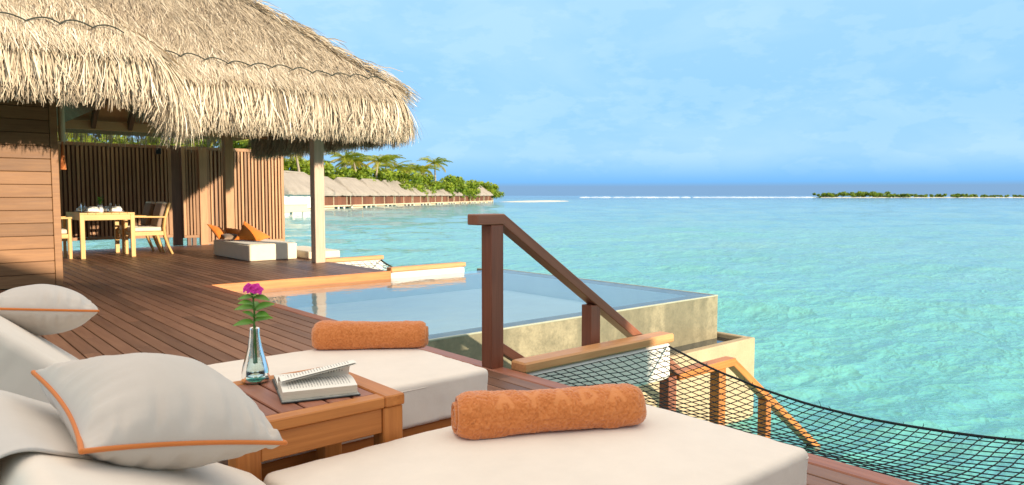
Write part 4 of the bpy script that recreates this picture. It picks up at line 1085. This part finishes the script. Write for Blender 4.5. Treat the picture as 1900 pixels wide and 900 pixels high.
def towel(name, p0, p1, r, label, word=None, seed=1):
    p0, p1 = np.array(p0, float), np.array(p1, float); ax = p1 - p0; L = np.linalg.norm(ax); ax /= L
    fr = np.array([ax[1], -ax[0], 0]); fr = fr if fr @ (-p0) > 0 else -fr      # horizontal, towards the seat side
    upz = np.array([0, 0, 1.]); nl, nt_ = 300, 210
    s = np.linspace(0, 1, nl); th = np.linspace(0, 2 * np.pi, nt_, endpoint=False); S, T_ = np.meshgrid(s, th, indexing='ij')
    step = ((T_ - R(322)) % (2 * np.pi)) / (2 * np.pi)                          # free edge of the roll, low at the front
    rad_ = r * (1.075 - .14 * step) * (1 + .035 * np.sin(S * 5 + seed) + .10 * (vnoise(S * 4, T_ * 1.1 + 3, seed) - .5) + .05 * (vnoise(S * 11, T_ * 2, seed + 5) - .5))
    rad_ *= 1 - .20 * np.clip((np.abs(S - .5) - .42) / .08, 0, 1) ** 2.4
    arc, lon = T_ * r, S * L
    n1 = vnoise(lon / .0058, arc / .0058, seed) * .6 + vnoise(lon / .0030 + 9, arc / .0030, seed + 1) * .4
    n2 = vnoise(lon / .03, arc / .025, seed + 2)
    mask = np.zeros_like(S)
    if word:
        h_, w_ = .048, .042
        for i, ch in enumerate(word):
            c0 = (.235 + .152 * i) * L - w_ / 2; a0 = R(36) * r
            for (x0, y0, x1, y1) in SEG[ch]:
                ax_, ay_ = c0 + x0 * w_, a0 + y0 * h_; bx_, by_ = c0 + x1 * w_, a0 + y1 * h_
                ddx, ddy = bx_ - ax_, by_ - ay_; q = np.clip(((lon - ax_) * ddx + (arc - ay_) * ddy) / (ddx ** 2 + ddy ** 2), 0, 1)
                dist = np.hypot(lon - ax_ - q * ddx, arc - ay_ - q * ddy); mask = np.maximum(mask, np.clip(1 - (dist - .005) / .006, 0, 1))
    rad_ = rad_ + (n1 - .5) * .0046 * (1 - .85 * mask) + (n2 - .5) * .003 - .001 * mask
    sh = np.clip((n1 - .5) * 1.3 + .5, 0, 1) * (1 - mask) + 1.0 * mask
    ca, sa = np.cos(T_), np.sin(T_); zz = rad_ * sa; zz = np.where(zz < -.80 * r, -.80 * r + (zz + .80 * r) * .25, zz)
    C = p0 + ax * (S * L)[..., None] + fr * (rad_ * ca)[..., None] + upz * zz[..., None]
    parts = [(C.reshape(-1, 3), gridF(nl, nt_, False, True), sh.ravel())]
    for e, sg in ((0, -1), (nl - 1, 1)):                                         # rolled ends: a spiral of cloth edges
        m = 26; q = np.linspace(1, .02, m); ring = C[e]; cen = ring.mean(0)
        sp = np.sin(2 * np.pi * ((1 - q)[:, None] * 3.2 + th[None, :] / (2 * np.pi)))
        W = cen + (ring - cen)[None] * q[:, None, None] + ax * (sg * (.015 * sp * np.minimum(1, (1 - q) * 5)[:, None] - .006 * (1 - q)[:, None]))[..., None]
        parts.append((W.reshape(-1, 3), gridF(m, nt_, False, True), np.clip(.45 + .35 * sp.ravel() + rng.normal(0, .1, m * nt_), 0, 1)))
    V, F, S_ = merge(parts); o = nobj(name, V, F, 'towel', None, S_); return tag(o, label, 'towel', 'rolled towels')


TR = .074
towel('rolled_towel', (1.322, 1.812, .34 + TR * .82), (1.862, 1.528, .34 + TR * .80), TR, 'rolled orange terry towel on the nearest lounger, with faint lettering', 'AYADA', 2)
towel('rolled_towel', (1.560, 3.325, .34 + TR * .82), (2.000, 3.005, .34 + TR * .80), TR, 'rolled orange towel at the far edge of the farther lounger', None, 7)

# ------------------------------------------------------------------ side table, vase with flower, book
TT = .475
tb = thing('side_table', (.94, 2.18, 0), 'low teak side table with slatted top between the two loungers', 'table')
X0, X1, Y0, Y1 = .672, 1.208, 1.935, 2.435
box('top_frame', X1 - .07, X1, Y0, Y1, TT - .036, TT, 'teakY', tb, .004); box('top_frame', X0, X0 + .07, Y0, Y1, TT - .036, TT, 'teakY', tb, .004)
box('top_frame', X0 + .0715, X1 - .0715, Y0, Y0 + .055, TT - .036, TT - .001, 'teakX', tb, .004); box('top_frame', X0 + .0715, X1 - .0715, Y1 - .055, Y1, TT - .036, TT - .001, 'teakX', tb, .004)
for i in range(5):
    wdt = (X1 - X0 - .143) / 5; a = X0 + .0715 + i * wdt; box('slat', a + .004, a + wdt - .004, Y0 + .057, Y1 - .057, TT - .026, TT - .002, 'redwoodY', tb, .003)
AZ0, AZ1 = TT - .118, TT - .038
box('apron', X0 + .075, X1 - .075, Y0 + .014, Y0 + .034, AZ0, AZ1, 'teakX', tb, .003); box('apron', X0 + .075, X1 - .075, Y1 - .034, Y1 - .014, AZ0, AZ1, 'teakX', tb, .003)
box('apron', X0 + .014, X0 + .034, Y0 + .078, Y1 - .078, AZ0, AZ1, 'teakY', tb, .003); box('apron', X1 - .034, X1 - .014, Y0 + .078, Y1 - .078, AZ0, AZ1, 'teakY', tb, .003)
for x in (X0 + .004, X1 - .074):
    for y in (Y0 + .006, Y1 - .076): box('leg', x, x + .07, y, y + .07, .0005, TT - .037, 'teakZ', tb, .004)

VX, VY = .902, 2.385
vs = thing('glass_vase', (VX, VY, TT), 'flared clear glass vase with aqua base on the side table', 'vase')
pr = [(.006, .024), (.030, .022), (.0395, .030), (.0405, .040), (.0375, .055), (.0325, .072), (.027, .092), (.0215, .115), (.0175, .14), (.0145, .165), (.0142, .178)]
outer = [(.001, .0005), (.040, .0005), (.0455, .006), (.0462, .018), (.0440, .036), (.0400, .056), (.0345, .076), (.0288, .096), (.0232, .118), (.0192, .142), (.0164, .166), (.0163, .180), (.0150, .182), (.0142, .178)]
lathe('glass', outer, (VX, VY, TT), 'glass', vs, 36); lathe('inner_glass', pr[::-1] + [(.001, .024)], (VX, VY, TT), 'clearglass', vs, 36)
lathe('base_glass', [(.001, .003), (.038, .003), (.0425, .008), (.0432, .018), (.036, .023), (.001, .0235)], (VX, VY, TT), 'aquaglass', vs, 36)
fl = thing('flower_stem', (VX, VY, TT + .06), 'magenta periwinkle flower with green leaves standing in the vase', 'flower')
st = [(VX + .004, VY, TT + .062), (VX + .001, VY, TT + .12), (VX - .001, VY + .001, TT + .18), (VX + .001, VY, TT + .23), (VX - .002, VY - .001, TT + .275), (VX - .004, VY, TT + .305)]
tube('stem', st, [.0030, .0034, .0036, .0032, .0026, .002], 'stem', fl, 8)
for k in range(3): tube('stem', [(VX + .006 * math.cos(k * 2.1), VY + .006 * math.sin(k * 2.1), TT + .06), (VX + .005 * math.cos(k * 2.1 + .4), VY + .005 * math.sin(k * 2.1 + .4), TT + .12), (VX + .002 * math.cos(k), VY, TT + .19)], .002, 'stem', fl, 6)
# leaves: height, side (along the view's right), towards the viewer, length
rgt = np.array([math.sin(TH), -math.cos(TH), 0]); frn = -np.array([math.cos(TH), math.sin(TH), 0])
for z, a, b, u_, L_, W_ in ((.198, -1, .25, .12, .062, .026), (.205, 1, .2, .42, .055, .027), (.222, .7, .7, .25, .05, .026), (.248, -1, .3, .18, .058, .025), (.24, .9, .1, .55, .060, .030), (.243, -.2, -1, .4, .05, .025),
                             (.262, -.4, .9, .25, .045, .024), (.285, -1, .2, .12, .046, .021), (.286, 1, .3, .05, .048, .021), (.29, .2, .9, .2, .036, .018), (.29, -.1, -1, .3, .036, .018), (.215, -.3, .8, .5, .04, .022)):
    i = min(range(len(st)), key=lambda q: abs(st[q][2] - TT - z)); bs = (st[i][0], st[i][1], TT + z)
    g = leafVF(bs, rgt * a + frn * b * .5 + np.array([0, 0, u_]), frn * .55 + np.array([0, 0, 1.]), L_ * 1.12, W_ * 1.3, .30, 11, 5, rng.uniform(.3, .65)); nobj('leaf', g[0], g[1], 'flowerleaf', fl, g[2])
for k, (a, b, z) in enumerate(((-.019, .004, .318), (-.003, .010, .314), (.016, .006, .311), (.004, -.008, .316))):
    c = np.array([VX, VY, TT + z]) + rgt * a + frn * b; ax = unit(frn * .7 + np.array([0, 0, .6]) + rgt * (a * 22)); e1 = unit(np.cross(ax, [0, 0, 1.])); e2 = np.cross(ax, e1)
    for j in range(5):
        an = j * 2 * math.pi / 5 + k; dd = e1 * math.cos(an) + e2 * math.sin(an)
        g = leafVF(c + dd * .001, dd + ax * .18, ax, .019, .019, .22, 7, 5, .35 + .1 * rng.random()); nobj('petal', g[0], g[1], 'petal', fl, g[2])
    tube('stem', [tuple(np.array(st[-2])), tuple(c - ax * .012), tuple(c)], [.0015, .0013, .001], 'stem', fl, 5)

bk = thing('open_book', (.868, 2.078, TT), 'open paperback book lying on the side table, a page lifting', 'book', None, R(-17), True)
U, W = .226, .30


def sheet(name, fn, nu, nv, mt, parent, margin=None):
    u, v = np.meshgrid(np.linspace(0, 1, nu), np.linspace(0, 1, nv), indexing='ij'); P = np.stack(fn(u, v), -1).reshape(-1, 3)
    sh = None
    if margin: sh = ((u > margin[0]) & (u < margin[1]) & (v > margin[2]) & (v < margin[3])).astype(float).ravel()
    return nobj(name, P, gridF(nu, nv), mt, parent, sh if sh is not None else np.zeros(nu * nv), True)


box('cover', -.006, U + .006, -.012, .152, .0006, .0034, 'cover', bk, .001); box('cover_lining', -.003, U + .003, -.008, .15, .0036, .0044, 'coverin', bk, 0)
box('cover', -.006, U + .006, .156, W, .0006, .0034, 'cover', bk, .001)
TB = .027
prof = lambda v: TB * (1 - .10 * (1 - v) ** 2) + .006 * np.sin(np.pi * v) - .010 * np.clip((v - .86) / .14, 0, 1) ** 2
b0 = np.linspace(0, 1, 16)
def near(u, v): return (u * U, .010 + v * .142 + .006 * (1 - v) * 0, .0046 + prof(v))
sheet('page', near, 90, 40, 'page', bk, (.08, .93, .14, .88))
for nm, uu in (('page_block_end', 0.0), ('page_block_end', 1.0)):
    vq = np.linspace(0, 1, 20); P = np.concatenate([np.stack([np.full(20, uu * U), .010 + vq * .142, np.full(20, .0046)], -1), np.stack([np.full(20, uu * U), .010 + vq * .142, .0045 + prof(vq)], -1)])
    nobj(nm, P, gridF(2, 20), 'pageedge', bk)
P = np.array([(0, .010, .0046), (U, .010, .0046), (U, .010, .0045 + float(prof(0.0))), (0, .010, .0045 + float(prof(0.0)))]); nobj('page_block_edge', P, np.array([[0, 1, 2, 3]]), 'pageedge', bk, None, False)
sheet('page', lambda u, v: (u * U, .156 + v * .135, .0046 + .020 - .006 * v - .010 * (1 - v) ** 4), 30, 30, 'page', bk, (.08, .93, .14, .88))
P = np.array([(0, .29, .0046), (U, .29, .0046), (U, .29, .018), (0, .29, .018)]); nobj('page_block_edge', P, np.array([[1, 0, 3, 2]]), 'pageedge', bk, None, False)
P = np.array([(0, .156, .0046), (0, .29, .0046), (0, .29, .018), (0, .156, .014)]); nobj('page_block_end', P, np.array([[1, 0, 3, 2]]), 'pageedge', bk, None, False)


def lifted(dl):
    def fn(u, v):
        a = v; y = .156 + .004 * np.sin(np.pi * a) - (.105 - .022 * u) * a ** 1.35
        z = .0046 + .022 + dl * a + (.030 + .030 * u) * np.sin(np.pi * .5 * np.minimum(1, a * 1.5)) - .004 * (1 - u) * a
        return (u * U * 1.0 + .012 * u * a, y, z)
    return fn


sheet('lifted_page', lifted(0), 60, 40, 'page', bk, (.08, .93, .14, .88)); sheet('lifted_page', lifted(-.006), 30, 20, 'page', bk, (.08, .93, .14, .88))

# ------------------------------------------------------------------ the villa wing behind the viewpoint (its roof shades the loungers)
vw = thing('villa_wing', (1.0, -8.5, 0), 'thatched villa wing standing behind the loungers, out of view', 'villa')
box('wall', -7.0, 7.3, -9.2, -7.6, 0, 3.0, 'cladX', vw, 0); box('floor', -7.4, 7.6, -10.4, -6.4, -.2, -.001, 'darkX', vw, 0)
for x in (-6, -1, 4, 7): tube('pile', [(x, -8, -2.2), (x, -8, -.2)], .14, 'pile', vw, 10)
YV, ZV, ZE = -8.4, 4.1, 3.0
me = bpy.data.meshes.new('roof'); me.from_pydata([(-8, YV - 1, ZE), (7.9, YV - 1, ZE), (7.9, YV + 1, ZE), (-8, YV + 1, ZE), (-6, YV, ZV), (5.8, YV, ZV), (-8, YV - 1, ZE - .3), (7.9, YV - 1, ZE - .3), (7.9, YV + 1, ZE - .3), (-8, YV + 1, ZE - .3)], [],
               [(0, 1, 5, 4), (2, 3, 4, 5), (1, 2, 5), (3, 0, 4), (9, 8, 7, 6), (0, 6, 7, 1), (1, 7, 8, 2), (2, 8, 9, 3), (3, 9, 6, 0)])
link('roof', me, 'thatchbase', vw, (0, 0, 0))
